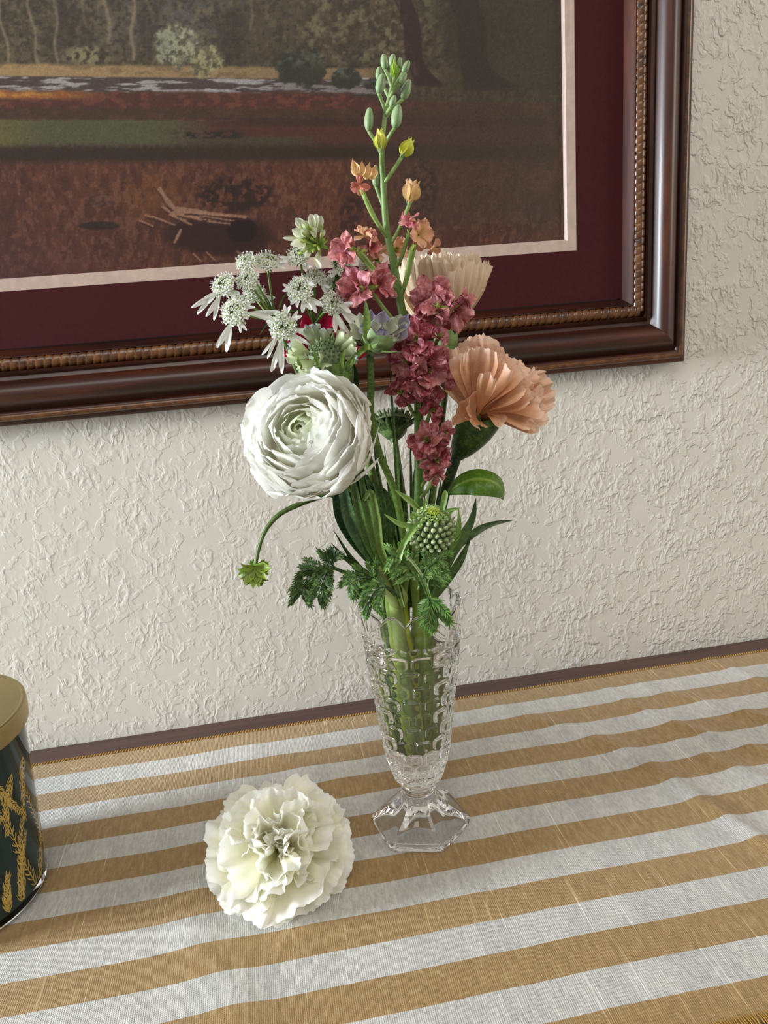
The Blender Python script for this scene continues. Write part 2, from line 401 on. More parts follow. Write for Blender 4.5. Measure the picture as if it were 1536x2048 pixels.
# profile: d outward from the opening, e height off the wall
prof = [(0, .008), (0, .0105), (.0035, .0165), (.0045, .0195), (.0050, .0195), (.0050, .0150), (.0140, .0150), (.0143, .0205), (.0160, .0190), (.0180, .0165), (.0205, .0175), (.0225, .0215),
        (.0245, .0250), (.0275, .0275), (.0310, .0280), (.0340, .0265), (.0368, .0235), (.0390, .0200), (.0408, .0172), (.0420, .0160), (.0424, .0175),
        (.0440, .0190), (.0460, .0192), (.0478, .0178), (.0484, .0160), (.0490, .0155), (.0512, .0150), (.0525, .0135), (.0527, .0012), (0, .0012)]
def rail(side):
    g = G(); P = []
    for end in (0, 1):
        for d, e in prof:
            if side in 'BT':
                z = PZ0 - d if side == 'B' else PZ1 + d; x = PX0 - d if end == 0 else PX1 + d
            else:
                x = PX0 - d if side == 'L' else PX1 + d; z = PZ0 - d if end == 0 else PZ1 + d
            P.append((x, -e, z))
    n = len(prof)
    # subdivide along the length so that smooth shading stays clean
    F = [(i, (i + 1) % n, n + (i + 1) % n, n + i) for i in range(n)]
    if side in 'BR': F = [f[::-1] for f in F] if side == 'B' else F
    else: F = [f[::-1] for f in F] if side == 'L' else F
    g.add(P, F); return g
MW = {}
for s_, sc_ in (('B', (2.2, 30, 30)), ('T', (2.2, 30, 30)), ('L', (30, 30, 2.2)), ('R', (30, 30, 2.2))):
    if sc_ not in MW: MW[sc_] = m_wood('mahogany_frame', srgb(28, 10, 5), srgb(56, 24, 11), srgb(96, 46, 20), sc_, .40, .10)
    o = rail(s_).build('frame_rail', MW[sc_], pic)
    for p_ in o.data.polygons: p_.use_smooth = True
    o.data.set_sharp_from_angle(angle=math.radians(38))
def rope(side, dc=.0095, e0=.0165, R0=.0050, gv=.0009):
    g = G(); n = 16
    if side in 'BT': z = PZ0 - dc if side == 'B' else PZ1 + dc; a = Vector((PX0 - dc, -e0, z)); b = Vector((PX1 + dc, -e0, z)); ax, u1 = Vector((1, 0, 0)), Vector((0, 0, 1))
    else: x = PX0 - dc if side == 'L' else PX1 + dc; a = Vector((x, -e0, PZ0 - dc)); b = Vector((x, -e0, PZ1 + dc)); ax, u1 = Vector((0, 0, 1)), Vector((1, 0, 0))
    Ln = (b - a).length; N = int(Ln / (.0007 if gv else .05)); u2 = Vector((0, -1, 0)); P = []; C = []
    for j in range(N + 1):
        s = Ln * j / N
        for i in range(n):
            an = 2 * PI * i / n; ph = (s / .0056 + an / (2 * PI) * 1.6) % 1.0
            gr = min(ph, 1 - ph) * 2; r = R0 - gv * math.exp(-(gr / .14) ** 2)
            P.append(a + ax * s + (u1 * math.cos(an) + u2 * math.sin(an)) * r)
    g.grid(P, n, N + 1, wrap=True, flip=(side in 'LR')); return g
for s_ in 'BTLR': rope(s_).build('rope_moulding', M['rope'], pic)['label'] = 'gilded brown twisted rope moulding'
for s_ in 'BTLR': rope(s_, .0462, .0172, .0026, 0).build('edge_bead', M['rope'], pic)['label'] = 'lighter brown bead along the outer edge'
def ringplate(x0, x1, z0, z1, wd, y0, y1, bev=0.0):    # four-sided flat border whose opening is x0..x1, z0..z1
    g = G(); V = []
    for d, y in ((0, y1), (0, y0 + bev), (bev, y0), (wd, y0), (wd, y1)):
        V += [(x0 - d, y, z0 - d), (x1 + d, y, z0 - d), (x1 + d, y, z1 + d), (x0 - d, y, z1 + d)]
    F = []
    for k in range(4):
        for i in range(4): F.append((k * 4 + i, k * 4 + (i + 1) % 4, k * 4 + 4 + (i + 1) % 4, k * 4 + 4 + i))
    F = [(16 + i, 16 + (i + 1) % 4, (i + 1) % 4, i) for i in range(4)] + F
    g.add(V, F); return g
FX0, FX1, FZ0, FZ1 = -0.614, 0.2449, 0.3637, 0.855     # opening of the fillet = picture area
ringplate(FX0 - .0085, FX1 + .0085, FZ0 - .0085, FZ1 + .0085, .0385, -.0098, -.0070).build('mat_board', M['mat'], pic, False)
g = ringplate(FX0, FX1, FZ0, FZ1, .0095, -.0096, -.0060, .0012); g.build('fillet', M['fillet'], pic, False)['label'] = 'pale pinkish fillet around the print'

# the print: a generic river meadow at the edge of a wood, painted point by point as flat colour
def paint():
    xa = np.r_[np.linspace(FX0 - .002, -.21, 60)[:-1], np.linspace(-.21, FX1 + .002, 640)]
    za = np.r_[np.linspace(FZ0 - .002, .545, 300), np.linspace(.545, FZ1 + .002, 60)[1:]]
    X, Z = np.meshgrid(xa, za); u = 597.1 + 2898.5 * X - 352.4 * Z; v = 1671.6 - 133.5 * X - 3142.4 * Z
    u = u - 12; 
    c = lambda r, g_, b_: np.array([r, g_, b_], float)
    I = np.zeros(X.shape + (3,)); N = lambda s, o_=4, sd=0, sy=1: fbm(u / s + 50, v / (s * sy) + 50, o_, sd)
    def lay(mask, col): nonlocal I; m_ = np.clip(mask, 0, 1)[..., None]; I = I * (1 - m_) + col * m_
    S_ = lambda a, b, x: (lambda t: t * t * (3 - 2 * t))(np.clip((x - a) / (b - a), 0, 1))
    # far wood
    n = N(60, 5, 1); I[:] = c(66, 58, 44); lay((n - .35) * 2, c(92, 80, 56)); lay(np.exp(-((u - 330) / 130) ** 2) * .8 * (1 - S_(60, 130, v)), c(84, 78, 74))
    lay(S_(.42, .72, N(12, 5, 5)) * .5, c(116, 102, 74)); lay(S_(.44, .74, N(7, 4, 8)) * .6, c(42, 36, 28)); lay(S_(.5, .7, N(26, 3, 15, 3)) * .5, c(50, 42, 34))
    lay(S_(300, 700, u) * .35, c(52, 44, 34))
    # pale thin trunks
    for tx, lean, wd, al, ty in [(20, -.12, 3, .7, 130), (72, -.10, 3, .6, 130), (105, .03, 3, .6, 128), (205, -.06, 4, .6, 90), (245, .05, 3.5, .75, 120), (160, .0, 2.5, .4, 60), (497, -.18, 7, .55, 112), (470, .1, 3, .4, 60)]:
        cx = tx + lean * (v - ty) * -1 + 3 * np.sin(v / 14 + tx); lay(np.exp(-((u - cx) / wd) ** 2) * al * (v < ty), c(136, 120, 98) if tx != 497 else c(78, 60, 44))
    lay(S_(0, 1, 1 - ((u - 160) / 60) ** 2 - ((v - 112) / 26) ** 2) * S_(.42, .6, N(9, 3, 4)) * .8, c(142, 132, 96))
    # sandy bank, river, gold shore
    bank = S_(128, 136, v + 5 * N(20, 2, 3)) * (1 - S_(150, 154, v)); lay(bank * (1 - S_(690, 760, u)) , c(150, 122, 84)); lay(bank * S_(.5, .6, N(30, 2, 9, .3)) * .6 * (u < 690), c(110, 88, 58)); lay(bank * S_(0, 700, u) * .45, c(96, 82, 60))
    rv = S_(150, 154, v) * (1 - S_(178, 182, v)) * (1 - S_(760, 790, u)); lay(rv, c(70, 58, 56)); lay(rv * S_(.50, .62, N(46, 4, 12, .12)) * (.8 - S_(480, 560, u) * .3), c(170, 164, 162))
    for r0, r1 in ((690, 770), (830, 850), (980, 1010)): lay(S_(r0, r0 + 9, u) * (1 - S_(r1 - 9, r1, u)) * S_(146, 150, v) * (1 - S_(156, 160, v)) * S_(.45, .55, N(16, 3, 2, .3)), c(170, 160, 150))
    md = S_(174, 186, v + 8 * N(18, 3, 33) - 4 - 14 * S_(650, 760, u)) * (1 - .35 * S_(760, 1000, u) * (1 - S_(190, 300, v))); lay(md, c(74, 42, 34))
    lay(md * (1 - S_(60, 230, u)) * (1 - S_(188, 198, v)), c(168, 114, 50)); lay(md * S_(.5, .62, N(14, 4, 21, .5)) * .5 * (v < 235), c(120, 62, 44))
    lay(S_(205, 215, v) * (1 - S_(228, 236, v)) * .6, c(58, 44, 28))
    # still green pond with dark reeds
    pd = S_(232, 238, v + 3 * N(12, 2, 2)) * (1 - S_(286, 304, v + 12 * N(12, 3, 6))) * (1 - S_(300, 470, u + 60 * N(40, 3, 3))); lay(pd, c(76, 74, 52)); lay(pd * (1 - S_(-60, 90, u)) * .8, c(104, 92, 44))
    lay(S_(196, 212, v) * (1 - S_(400, 560, u)) * 0, c(0, 0, 0))
    lay(S_(262, 270, v) * (1 - S_(280, 300, v)) * S_(300, 380, u) * (1 - S_(560, 640, u)) * .7, c(66, 60, 44))
    lay(S_(280, 300, v + 10 * N(6, 2, 31)) * (1 - S_(310, 330, v)) * .85, c(42, 32, 22)); lay(S_(225, 232, v) * (1 - S_(240, 250, v)) * S_(350, 500, u) * .5, c(44, 30, 24))
    lay(S_(248, 262, v) * (1 - S_(266, 274, v)) * S_(300, 350, u) * (1 - S_(440, 470, u)) * S_(.4, .5, N(12, 3, 4, .4)), c(36, 30, 20))
    # rust meadow
    lo = S_(305, 330, v); lay(lo, c(76, 44, 32)); lay(lo * S_(.4, .7, N(90, 4, 41)) * .55, c(96, 54, 36)); lay(lo * np.exp(-((u - 275) / 70) ** 2 - ((v - 380) / 45) ** 2) * .6, c(118, 70, 36))
    lay(lo * S_(.52, .64, N(10, 4, 44, 2.2)) * .5, c(58, 32, 26)); lay(lo * S_(.56, .66, N(7, 3, 47, 2)) * .35, c(132, 88, 66))
    lay(lo * (1 - S_(0, 320, u)) * S_(420, 540, v) * .5, c(72, 40, 42))
    # rock, bush, fallen log with its dark hollow
    lay(S_(0, .25, 1 - ((u - 174) / 32) ** 2 - ((v - 393) / 17) ** 2) * .6, mixnp(c(96, 66, 52), c(66, 40, 32), S_(.4, .6, N(10, 3, 3))))
    lay(S_(0, .5, 1 - ((u - 440) / 90) ** 2 - ((v - 385) / 42) ** 2) * S_(.42, .56, N(9, 4, 6)) * .85, c(40, 22, 18))
    lay(S_(0, .6, 1 - ((u - 400 - (v - 440) * .3) / 130) ** 2 - ((v - 470) / 52) ** 2) * .9, c(44, 22, 18)); lay(S_(0, .5, 1 - ((u - 455) / 36) ** 2 - ((v - 460) / 30) ** 2), c(28, 13, 12))
    lay(S_(0, .5, 1 - ((u - 170) / 45) ** 2 - ((v - 445) / 10) ** 2) * .8, c(36, 26, 22))
    def stroke(a, b, wd, col, al=.85):
        ax, ay = a; bx, by = b; wd = wd * (.6 + .8 * N(9, 2, 63)); l2 = (bx - ax) ** 2 + (by - ay) ** 2; t = np.clip(((u - ax) * (bx - ax) + (v - ay) * (by - ay)) / l2, 0, 1)
        d_ = np.hypot(u - ax - t * (bx - ax), v - ay - t * (by - ay)); lay((1 - S_(wd * .5, wd, d_)) * al, col)
    tan, dk = c(150, 112, 90), c(58, 32, 24)
    for a, b, wd in [((291, 372), (304, 395), 7), ((304, 395), (318, 412), 8), ((318, 412), (380, 422), 8), ((380, 422), (462, 432), 5), ((318, 418), (395, 440), 5), ((300, 414), (340, 436), 5), ((350, 430), (400, 438), 3),
                     ((262, 425), (300, 440), 4), ((250, 436), (275, 448), 3), ((330, 458), (324, 470), 5), ((324, 470), (318, 482), 4), ((385, 440), (430, 446), 2.5), ((355, 508), (370, 524), 2.5), ((382, 505), (398, 522), 2.5), ((445, 505), (466, 524), 3), ((325, 424), (372, 436), 4), ((340, 420), (430, 430), 3), ((296, 408), (322, 430), 4), ((370, 428), (440, 440), 2.5), ((308, 424), (352, 446), 3), ((276, 428), (318, 446), 3)]:
        stroke((a[0] + 1, a[1] + 4), (b[0] + 1, b[1] + 4), wd, dk, .8); stroke(a, b, wd * .8, tan, .8)
    # pale round shrubs on the bank and dark ones beside the water
    for cx, cy, rx, ry, al, col in [(330, 92, 46, 44, .95, c(150, 150, 122)), (384, 118, 34, 34, .95, c(148, 142, 104)), (305, 90, 24, 30, .7, c(128, 130, 108))]:
        dd = 1 - ((u - cx) / rx) ** 2 - ((v - cy) / ry) ** 2 + (N(9, 3, 13) - .5) * 1.2; lay(S_(-.1, .5, dd) * al * (.45 + .55 * S_(.40, .56, N(6, 3, 19))), col)
        lay(S_(0, .3, dd) * S_(.56, .64, N(8, 3, 29)) * .6, c(60, 56, 44))
    for cx, cy, rx, ry in [(580, 128, 48, 42), (548, 130, 26, 32), (665, 150, 32, 24), (725, 160, 26, 14), (1180, 300, 5, 5)]:
        dd = 1 - ((u - cx) / rx) ** 2 - ((v - cy) / ry) ** 2 + (N(10, 3, 23) - .5) * .9; lay(S_(-.1, .35, dd) * .92, mixnp(c(48, 46, 38), c(74, 80, 70), S_(.45, .65, N(8, 3, 3)) * S_(1.3, .4, (v - cy) / ry + 1)))
    # foliage right of centre
    lay(S_(540, 600, u) * (1 - S_(780, 880, u)) * (1 - S_(105, 135, v)) * S_(.42, .68, N(11, 5, 51)) * .7, c(122, 112, 84)); lay(S_(540, 600, u) * (1 - S_(780, 880, u)) * (1 - S_(95, 125, v)) * S_(.48, .68, N(14, 5, 57)) * .6, c(70, 54, 40))
    # two great dark trunks
    def trunk(cx, wd, y1, col): lay((1 - S_(wd * .8, wd, np.abs(u - cx - 5 * np.sin(v / 23)))) * (1 - S_(y1 - 8, y1, v)), col)
    fl_ = np.clip((v - 110) / 50, 0, 1) ** 2
    trunk(778 + v * .30 + fl_ * 10, 20 + fl_ * 14, 168, c(54, 36, 32)); lay(np.exp(-((u - 768 - v * .30) / 5) ** 2) * S_(.45, .6, N(9, 3, 61, 3)) * (v < 150) * .6, c(88, 66, 54))
    lay(S_(845, 900, u) * (1 - S_(160, 185, v)) * .7, c(58, 50, 38)); trunk(905 + v * .28 + fl_ * 16, 34 + fl_ * 30, 175, c(52, 42, 34))
    lay(S_(650, 860, u) * S_(150, 210, v) * (1 - S_(420, 500, v)) * .62, c(66, 52, 42)); lay(S_(950, 1120, u) * .30, c(66, 60, 50)); lay(S_(1000, 1120, u) * S_(190, 210, v) * S_(.4, .7, N(60, 3, 71)) * .5, c(92, 60, 48))
    lay(S_(0, .5, 1 - ((u - 830) / 45) ** 2 - ((v - 380) / 75) ** 2) * S_(.44, .58, N(8, 4, 77)) * .7, c(48, 36, 28)); lay(S_(0, .5, 1 - ((u - 690) / 45) ** 2 - ((v - 430) / 45) ** 2) * S_(.44, .58, N(8, 4, 79)) * .7, c(44, 24, 20))
    # faint signature strokes at the lower right
    sg = c(56, 26, 20)
    for pts in [[(985, 456), (985, 478)], [(985, 458), (994, 464), (986, 468), (996, 474), (985, 478)], [(1004, 464), (1004, 476)], [(1012, 470), (1018, 466), (1013, 476), (1020, 475)], [(1026, 476), (1027, 465), (1033, 464)], [(1042, 464), (1036, 469), (1041, 473), (1035, 477)],
                [(1056, 462), (1056, 474), (1064, 474), (1065, 462)], [(1072, 476), (1072, 462), (1078, 461)], [(1084, 450), (1084, 470), (1090, 468)]]:
        for a, b in zip(pts[:-1], pts[1:]): stroke(a, b, 2.0, sg, .45)
    I = I * (.90 + .2 * fbm(u / 3, v / 3, 3, 91)[..., None]); I = I * (.95 + .1 * (N(2.5, 2, 95)[..., None]))
    I = np.clip(I * PICGAIN, 0, 255) / 255; lin = np.where(I <= .04, I / 12.92, ((I + .055) / 1.055) ** 2.4)
    g = G(); g.V = [tuple(p) for p in np.c_[X.ravel(), np.full(X.size, -.0058), Z.ravel()]]; g.C = [tuple(q) for q in lin.reshape(-1, 3)]
    nu, nv = len(xa), len(za); idx = (np.arange(nv - 1)[:, None] * nu + np.arange(nu - 1)).ravel()
    g.F = np.c_[idx, idx + 1, idx + nu + 1, idx + nu].tolist(); return g
def mixnp(a, b, t): return a + (b - a) * t[..., None]
PICGAIN = .92
def m_print():
    m, nt, b, o = mat('printed_landscape'); a = nd(nt, 'ShaderNodeAttribute', attribute_name='Col'); v = coords(nt)
    n = noise(nt, v, 900, 3, .7)
    L(nt, mix(nt, 1.0, a.outputs['Color'], ramp(nt, n, [(.3, g3(.8)), (.7, g3(1.15))]), 'MULTIPLY'), b.inputs['Base Color'])
    b.inputs['Roughness'].default_value = .45; b.inputs['Specular IOR Level'].default_value = .35; bump(nt, b, n, .15, .0004); return m
M['print'] = m_print()
o = paint().build('landscape_print', M['print'], pic); o['label'] = 'dark landscape print with river, meadow and trees'
g = G(); boxg(g, PX0 - .03, PX1 + .03, -.0057, -.0012, PZ0 - .03, PZ1 + .03); g.build('backing_board', M['frame'], pic, False)
# ------------------------------------------------------------------ candle
CX, CYc = -0.2151, -0.1699
cn = thing('candle_jar', 'dark green candle jar with a gold lid and gold fir sprigs on the striped cloth', 'candle', (CX, CYc, 0.0006))
RB, RT, CH = .0515, .0572, .1140
def lathe(g, prof_, cx, cy, n=96, c=(1, 1, 1)):
    pp = [prof_[0]]      # dense rows with support loops so that smooth shading is true to the profile
    for (r0, z0), (r1, z1) in zip(prof_[:-1], prof_[1:]):
        l = math.hypot(r1 - r0, z1 - z0)
        if l > .0012:
            ts = [.0002 / l] + [k / max(1, int(l / .004)) for k in range(1, int(l / .004))] + [1 - .0002 / l]
            pp += [(r0 + (r1 - r0) * t, z0 + (z1 - z0) * t) for t in ts]
        pp.append((r1, z1))
    P = []
    for r_, z in pp:
        for i in range(n):
            a = 2 * PI * i / n; P.append((cx + r_ * math.cos(a), cy + r_ * math.sin(a), z))
    g.grid(P, n, len(pp), c, wrap=True)
g = G(); lathe(g, [(1e-5, .0008), (RB - .006, .0008), (RB - .002, .0018), (RB, .0045), (RT, CH), (RT - .0020, CH), (RB - .0020, .0075), (RB - .006, .0050), (1e-5, .0050)], CX, CYc)
jar = g.build('glass_jar', M['jarglass'], cn); jar['label'] = 'clear outer glass of the candle jar'
g = G(); lathe(g, [(1e-5, .0054), (RB - .0070, .0054), (RB - .0018, .0076), (RT - .0018, CH - .0012), (RT - .006, CH - .001), (1e-5, CH - .001)], CX, CYc)
g.build('dark_lining', M['jar'], cn)['label'] = 'very dark green lining'
def conept(a, z, off=0.0): # a: arc angle
    r_ = RB - .0018 + (RT - RB) * (z - .007) / (CH - .0082) + off
    return Vector((CX + r_ * math.cos(a), CYc + r_ * math.sin(a), z))
g = G(); q = random.Random(5)
def strip(g, pts, w0):
    k = len(g.V)
    for i, (a, z) in enumerate(pts):
        b = pts[min(i + 1, len(pts) - 1)]; c_ = pts[max(i - 1, 0)]; da, dz = (b[0] - c_[0]) * RB, b[1] - c_[1]; l = math.hypot(da, dz) + 1e-9
        w1 = w0 * (1 - .55 * (i / (len(pts) - 1)) ** 2)
        g.V.append(tuple(conept(a - dz / l * w1 / RB, z + da / l * w1, .0004))); g.V.append(tuple(conept(a + dz / l * w1 / RB, z - da / l * w1, .0004)))
        g.C += [(1, 1, 1)] * 2
    for i in range(len(pts) - 1): g.F.append((k + 2 * i, k + 2 * i + 1, k + 2 * i + 3, k + 2 * i + 2))
def sprig(a0, z0, ang, ln, needles, dens=1.0, cur=0.4):
    pts = []; a, z = a0, z0; n = 14
    for i in range(n + 1):
        pts.append((a, z)); an = ang + cur * (i / n - .5); a += math.cos(an) * ln / n / RB; z += math.sin(an) * ln / n
    strip(g, pts, .00036)
    for i in range(1, int(n * 2.2 * dens)):
        t = i / (n * 2.2 * dens); p = pts[min(int(t * n), n)]
        for s in (-1, 1):
            nl = needles * (1 - .5 * t) * q.uniform(.7, 1.1); an = ang + cur * (t - .5) + s * q.uniform(.45, .75)
            m_ = (p[0] + math.cos(an) * nl * .5 / RB, p[1] + math.sin(an) * nl * .5)
            an2 = an - s * .35; e = (m_[0] + math.cos(an2) * nl * .5 / RB, m_[1] + math.sin(an2) * nl * .5)
            if .008 < e[1] < CH - .006 and p[1] < CH - .01: strip(g, [p, m_, e], .00030)
for k in range(46):     # dense greenery rising from the base all round
    a = -PI + 2 * PI * k / 46 + q.uniform(-.08, .08)
    sprig(a, .009, PI / 2 + q.uniform(-.7, .7), q.uniform(.022, .078), .0080, .9, q.uniform(-.6, .6))
for k in range(22):     # hanging sprigs from above
    a = -PI + 2 * PI * k / 22 + q.uniform(-.12, .12)
    sprig(a, q.uniform(.070, .095), -PI / 2 + q.uniform(-.8, .8), q.uniform(.022, .04), .0075, .9, q.uniform(-.5, .5))
o = g.build('sprig_print', M['gold'], cn, smooth=False); o['label'] = 'gold foil print of fir sprigs'
LR = .0602; LZ0, LZ1 = .1090, .1208
g = G(); lathe(g, [(1e-5, LZ1 - .0001), (LR - .010, LZ1 - .0005), (LR - .0028, LZ1 - .0005), (LR - .0020, LZ1), (LR - .0008, LZ1), (LR - .0001, LZ1 - .0006), (LR, LZ1 - .002), (LR, LZ0 + .004), (LR - .0004, LZ0), (LR - .0018, LZ0), (LR - .0018, LZ0 + .002), (LR - .0022, LZ1 - .003), (1e-5, LZ1 - .003)][::-1], CX, CYc, 128)
g.build('lid', M['lid'], cn)['label'] = 'brushed gold metal lid'

# ------------------------------------------------------------------ cut glass vase
vs = thing('glass_vase', 'clear cut glass bud vase with scalloped rim and hexagonal foot holding the flowers', 'vase', (VX, VY, 0.0006))
AX = Vector((0.0035, 0, 0))
NB = 12; RIMZ = .1560
def sc(a, z):  # scalloped rim lift
    return -.0065 * (1 - abs(math.cos(NB / 2 * a * 1.0 + .3)) ** .8) * sm((z - .126) / (RIMZ - .126))
body = [(.0262, .0100), (.0300, .0104), (.0330, .0125), (.0420, .0155), (.0520, .0186), (.0725, .0212), (.0950, .0238), (.1135, .0262), (.1300, .0277), (.1460, .0290), (RIMZ, .0296)]
def rbody(z):
    for (z0, r0), (z1, r1) in zip(body[:-1], body[1:]):
        if z <= z1: t = max(0, (z - z0) / (z1 - z0)); return r0 + (r1 - r0) * t
    return body[-1][1]
ROWH = .0097
def cut(a, z):      # raised pillowed blocks, each with a ground dimple, in staggered rows
    if z < .0345 or z > .1365: return 0
    row = math.floor((z - .0345) / ROWH); fz = (z - .0345) / ROWH - row
    fa = (a / (2 * PI) * NB + .5 * (row % 2)) % 1.0
    x, y = abs(fa * 2 - 1), abs(fz * 2 - 1); d = (x ** 4 + y ** 4) ** .25
    h = .00190 * (1 - sm((d - .66) / .26)) - .00060 * (1 - sm((math.hypot(x, y) - .15) / .50))
    return h * sm((z - .033) / .004)
NT = 300; outer = []
foot = [(.0110, .0001, 0), (.0104, .0060, .1), (.0075, .0120, .3), (.0045, .0190, .6), (.0025, .0245, .9), (.0010, .0285, 1), (.0002, .0298, 1), (.0001, .0309, 1), (.0012, .0317, 1), (.0042, .0320, 1), (.0056, .0314, 1), (.0070, .0290, 1), (.0098, .0245, 1), (.0135, .0196, .95), (.0172, .0156, .8), (.0205, .0127, .55), (.0232, .0110, .25), (.0250, .0103, 0), (.0258, .0101, 0)]
FROT = -0.2968
def hexr(a):
    t = ((a - FROT) % (PI / 3)) - PI / 6; return math.cos(PI / 6) / math.cos(t)
rows = []
def hexcol(z, r_, k):
    for i in range(NT):
        a = 2 * PI * i / NT; h = 1 - (1 - hexr(a)) * .82; flute = 1 - .16 * k * (math.cos(6 * (a - FROT)) * -.5 + .5) * (1 if .0095 < z < .023 and r_ > .0118 else 0)
        rr = r_ * (1 + (h - 1) * k) * flute; rows.append((rr * math.cos(a), rr * math.sin(a), z))
nfoot = 0
fz = []
for (z0, r0, k0), (z1, r1, k1) in zip(foot[:-1], foot[1:]):
    for s_ in range(3): fz.append((z0 + (z1 - z0) * s_ / 3, r0 + (r1 - r0) * s_ / 3, k0 + (k1 - k0) * s_ / 3))
fz.append(foot[-1])
for z, r_, k in fz: hexcol(z, r_, k)
nz_ = 300
for j in range(1, nz_ + 1):
    z = .0262 + (RIMZ - .0262) * j / nz_
    for i in range(NT):
        a = 2 * PI * i / NT; fl = .0012 * abs(math.cos(NB / 2 * a + .3)) * sm((z - .137) / .012)
        ring = .0008 * math.exp(-((z - .0285) / .0012) ** 2) + .0005 * math.exp(-((z - .0325) / .001) ** 2)
        rr = rbody(z) + cut(a, z) + fl + ring; rows.append((rr * math.cos(a), rr * math.sin(a), z + sc(a, z)))
def rin(z): return rbody(z) - .0030 - .0012 * sm((.075 - z) / .02)
CAV = .0500
ni = 0
for j in range(0, 70):
    t = j / 69; z = RIMZ + .0006 - (RIMZ - CAV - .004) * t if j else RIMZ + .0008
    for i in range(NT):
        a = 2 * PI * i / NT; fl = .0010 * abs(math.cos(NB / 2 * a + .3)) * sm((z - .137) / .012)
        rr = (rin(z) if j else rbody(z) - .0014) + fl; rows.append((rr * math.cos(a), rr * math.sin(a), z + sc(a, min(z, RIMZ))))
for r_, z in ((.80, CAV + .0015), (.5, CAV + .0003), (.002, CAV)):
    for i in range(NT):
        a = 2 * PI * i / NT; rr = rin(CAV + .004) * r_; rows.append((rr * math.cos(a), rr * math.sin(a), z))
def lean(x, y, z): return (VX + x + .0035 * z / .156, VY + y, z + .0006)
g = G(); g.grid([lean(*p) for p in rows], NT, len(rows) // NT, wrap=True)
g.build('vase_body', M['glass'], vs)['label'] = 'thick glass cut in staggered square blocks'
WZ = .1215
g = G(); P = []
for z, k in [(CAV - .0001, 0.001), (CAV + .0002, .5), (CAV + .0014, .80), (CAV + .004, 1)]:
    for i in range(96): a = 2 * PI * i / 96; rr = rin(CAV + .004) * k + (.00025 if k > .1 else 0); P.append(lean(rr * math.cos(a), rr * math.sin(a), z - .0002))
for j in range(1, 30):
    z = CAV + .004 + (WZ - CAV - .004) * j / 29
    for i in range(96): a = 2 * PI * i / 96; rr = rin(z) + .00025; P.append(lean(rr * math.cos(a), rr * math.sin(a), z))
for k, dz in ((.96, -.0006), (.85, -.0009), (.4, -.0010), (.001, -.0010)):
    for i in range(96): a = 2 * PI * i / 96; rr = rin(WZ) * k; P.append(lean(rr * math.cos(a), rr * math.sin(a), WZ + dz))
g.grid(P, 96, len(P) // 96, wrap=True)
o = g.build('water', M['water'], loc=(VX, VY, CAV)); tag(o, 'clear water filling the cut glass vase around the stems', 'water', kind='stuff')

# ------------------------------------------------------------------ stems inside the vase
slot = [0]
def invase(ang, rr, foot_r=None):      # three points: just above the rim, at the water, near the bottom
    r1 = rr * 1.15; r2 = rr * 1.02; fr = foot_r if foot_r is not None else rr * .80
    f = lambda r_, z, da: Vector((VX + .0035 * z / .156 + r_ * math.cos(ang + da), VY + r_ * math.sin(ang + da), z))
    return [f(r1, .160, 0), f(r2, .115, .25), f(fr, .060, .6)]
def stem(parent, pts, rad0, rad1, ang, rr, c=None, name='stem', extra=None):
    P = catmull(pts + invase(ang, rr), 6); g = G()
    c = c or (lambda t: mixc(GM, GL, t))
    c9 = c; slot[0] += 1; ce = mixc(srgb(84, 104, 16), srgb(180, 192, 52), (slot[0] * .618) % 1); c = lambda t: mixc(c9(t), ce, sm((t - .72) / .12)); tube(g, P, lambda t: rad0 + (rad1 * 1.12 - rad0) * t, 10, c); return g.build(name, M['green'], parent)  # colour brightened inside the vase to make up for light lost through glass
def flower(name, label, cat, group=None):   # its foot is the low end of its stem in the vase
    return thing(name, label, cat, (VX, VY, .060), group)

# ------------------------------------------------------------------ white ranunculus
def ranunculus(t, O, A, R, layers, c_in=srgb(206, 216, 150), c_out=srgb(244, 240, 222), tips=WH, mt='petal_white', seed=1):
    """layers: (radius factor, petals, tip angle, base angle, width factor, flare)"""
    q = random.Random(seed); r, u, A = frame(A); n_ = len(layers)
    for i, (rf_, m_, pt, pb_, wf, flr) in enumerate(layers):
        s = i / (n_ - 1); Rs = R * rf_; th0 = q.uniform(0, 6)
        for k in range(m_):
            th = th0 + 2 * PI * k / m_ + q.uniform(-.22, .22); pht = math.radians(pt + q.uniform(-9, 9)); phb_ = math.radians(pb_)
            rad = r * math.cos(th) + u * math.sin(th); arc = max(.35, phb_ - pht); rr = Rs * q.uniform(.92, 1.06)
            base = O + A * (rr * math.cos(phb_) * .70 + R * .42 * (1 - s) - R * .06) + rad * (rr * math.sin(phb_)); pd = phb_ - PI / 2
            d = A * math.cos(pd) + rad * math.sin(pd); n = A * math.sin(pd) - rad * math.cos(pd); tw = q.uniform(-.18, .18) * (.4 + s)
            n = n * math.cos(tw) + d.cross(n) * math.sin(tw)
            g = G(); W_ = rr * wf * q.uniform(.85, 1.15)
            cc0 = mixc(c_in, c_out, sm(s * 2.0)); cc1 = mixc(mixc(c_in, tips, .55), tips, sm(s * 3))
            petal(g, base, d, n, rr * arc * q.uniform(.92, 1.06), W_, cc0, cc1, 13, 15, 'round', cup=W_ / rr * .42, bend=-arc * (.97 - .10 * s), pw=1.0, flare=flr * q.uniform(.5, 1.5), ruf=.022 + .022 * s, rf=1.3, serr=.02, tipr=.02, seed=q.random())
            g.build('petal', M[mt], t)
